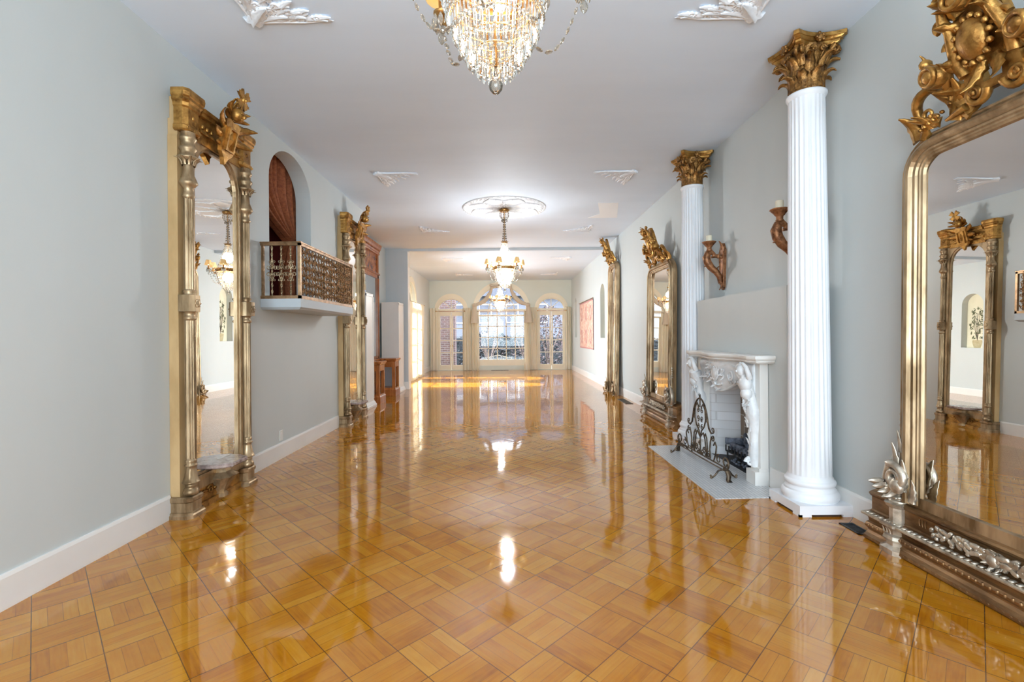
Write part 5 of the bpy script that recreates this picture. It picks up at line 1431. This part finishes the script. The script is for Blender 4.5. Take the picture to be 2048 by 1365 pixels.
for x in (-6.5, -4, -1.5, 1.2, 4, 6.5):
    f = MB().poly([(x - .6, 3), (x + .6, 3), (x + .6, 4.8), (x - .6, 4.8)], [[(x - .5, 3.1), (x + .5, 3.1), (x + .5, 4.7), (x - .5, 4.7)]], -.06, .0).build('house_window', 'trim_white', root)
    MB().box(x - .5, x + .5, -.03, .0, 3.1, 4.7).build('pane', 'roof_slate', f)
def shrub(x, y, r, h, mat, lab, seed, leaves=700, conic=False, cat='shrub'):
    rnd = random.Random(seed); root = tag(empty('garden_shrub' if not conic else 'evergreen', (x, y, -.45)), lab, cat)
    m = MB()
    for k in range(leaves):
        t = rnd.random(); a = rnd.uniform(0, 2 * PI)
        rr = r * (1 - t) ** .6 if conic else r * math.sin(PI * (.2 + .75 * t)) ** .7
        rr *= rnd.uniform(.4, 1.0) ** .5
        p = Vector((rr * math.cos(a), rr * math.sin(a), .1 + h * t))
        u = Vector((rnd.gauss(0, 1), rnd.gauss(0, 1), rnd.gauss(0, 1))).normalized(); v = u.orthogonal().normalized(); s_ = rnd.uniform(.04, .09) * (1.6 if conic else 1)
        n_ = u.cross(v) * s_ * .15
        m.add([p - u * s_, p + v * s_ * .5 + n_, p + u * s_, p - v * s_ * .5 + n_], [(0, 1, 2, 3)])
    m.build('foliage', mat, root)
    b = MB()
    for k in range(14 if not conic else 1):
        a = rnd.uniform(0, 2 * PI); rr = 0 if conic else r * rnd.uniform(.3, .95)
        b.tube([(0, 0, 0), (rr * .3 * math.cos(a), rr * .3 * math.sin(a), h * .4), (rr * math.cos(a), rr * math.sin(a), h * rnd.uniform(.75, 1))], [.03, .02, .008], 5)
    b.build('branches', 'bark', root)
shrub(2.0, 22.4, .9, 3.1, 'shrub_red', 'tall reddish winter shrub behind the French door near the tapestry', 1, 1100)
shrub(3.5, 24.6, .7, 2.7, 'shrub_red', 'reddish winter shrub at the garden edge behind the last curtain', 2, 700)
shrub(.9, 24.5, .7, 2.2, 'shrub_red', 'sparse reddish shrub behind the centre window, tapestry side', 3, 200)
shrub(-.9, 24.2, .9, 2.2, 'shrub_red', 'sparse reddish shrub behind the centre window, over the bench', 4, 130)
shrub(-1.6, 27.6, .6, 1.8, 'hedge_green', 'dark conical evergreen in front of the hedge, towards the brick pier', 5, 900, True, 'evergreen')
shrub(-.3, 27.0, .8, 1.85, 'hedge_green', 'dark conical evergreen in front of the hedge, behind the bench', 6, 1000, True, 'evergreen')
shrub(-1.85, 21.9, .33, .7, 'hedge_green', 'low dark plant beside the brick pier', 7, 260)
def hedge(x0, x1, y, d, h, lab, seed):
    rnd = random.Random(seed); root = tag(empty('hedge', ((x0 + x1) / 2, y, -.45)), lab, 'hedge')
    hx = (x1 - x0) / 2
    MB().box(-hx, hx, .1, d, 0, h - .08).build('hedge_body', 'hedge_green', root)
    m = MB()
    for k in range(2200):
        p = Vector((rnd.uniform(-hx, hx), rnd.uniform(-.04, .1) if rnd.random() < .75 else rnd.uniform(0, d), 0)); p.z = rnd.uniform(0, h) if p.y < .1 else h - .05 + rnd.random() * .06
        u = Vector((rnd.gauss(0, 1), rnd.gauss(0, 1), rnd.gauss(0, 1))).normalized(); v = u.orthogonal().normalized(); s_ = rnd.uniform(.06, .12)
        m.add([p - u * s_, p + v * s_ * .5, p + u * s_, p - v * s_ * .5], [(0, 1, 2, 3)])
    m.build('foliage', 'hedge_green', root)
hedge(-7, 7, 29, 1.2, 1.8, 'long dark clipped hedge across the back of the garden', 8)
root = tag(empty('garden_bench', (-.42, 21.3, -.45)), 'pale iron garden bench with curved latticed back outside centre window', 'bench')
bt = [(-.62, .42), (.62, .42), (.62, .86), (.45, .84), (.3, .88), (0, .95), (-.3, .88), (-.45, .84), (-.62, .86)]
m = MB().tube([(-.62, 0, .45), (-.62, 0, .86), (-.45, 0, .84), (-.3, 0, .9), (0, 0, .96), (.3, 0, .9), (.45, 0, .84), (.62, 0, .86), (.62, 0, .45)], .018, 6)
for k in range(13):
    x = -.56 + k * 1.12 / 12
    m.tube([(x, 0, .45), (x + .09, 0, .66), (x, 0, .86)], .009, 5).tube([(x, 0, .45), (x - .09, 0, .66), (x, 0, .86)], .009, 5)
m.build('back', 'bench_iron', root)
m = MB()
for k in range(7): m.box(-.62, .62, .02 + .065 * k, .06 + .065 * k, .42, .44)
m.build('seat', 'bench_iron', root)
for x in (-.6, .6):
    for y in (.02, .45): MB().tube([(x, y, 0), (x, y, .43)], .018, 6).build('leg', 'bench_iron', root)
    MB().tube([(x, 0, .64), (x, .25, .66), (x, .46, .62), (x, .46, .43)], .016, 6).build('armrest', 'bench_iron', root)

for m_ in bpy.data.meshes:
    m_.validate()
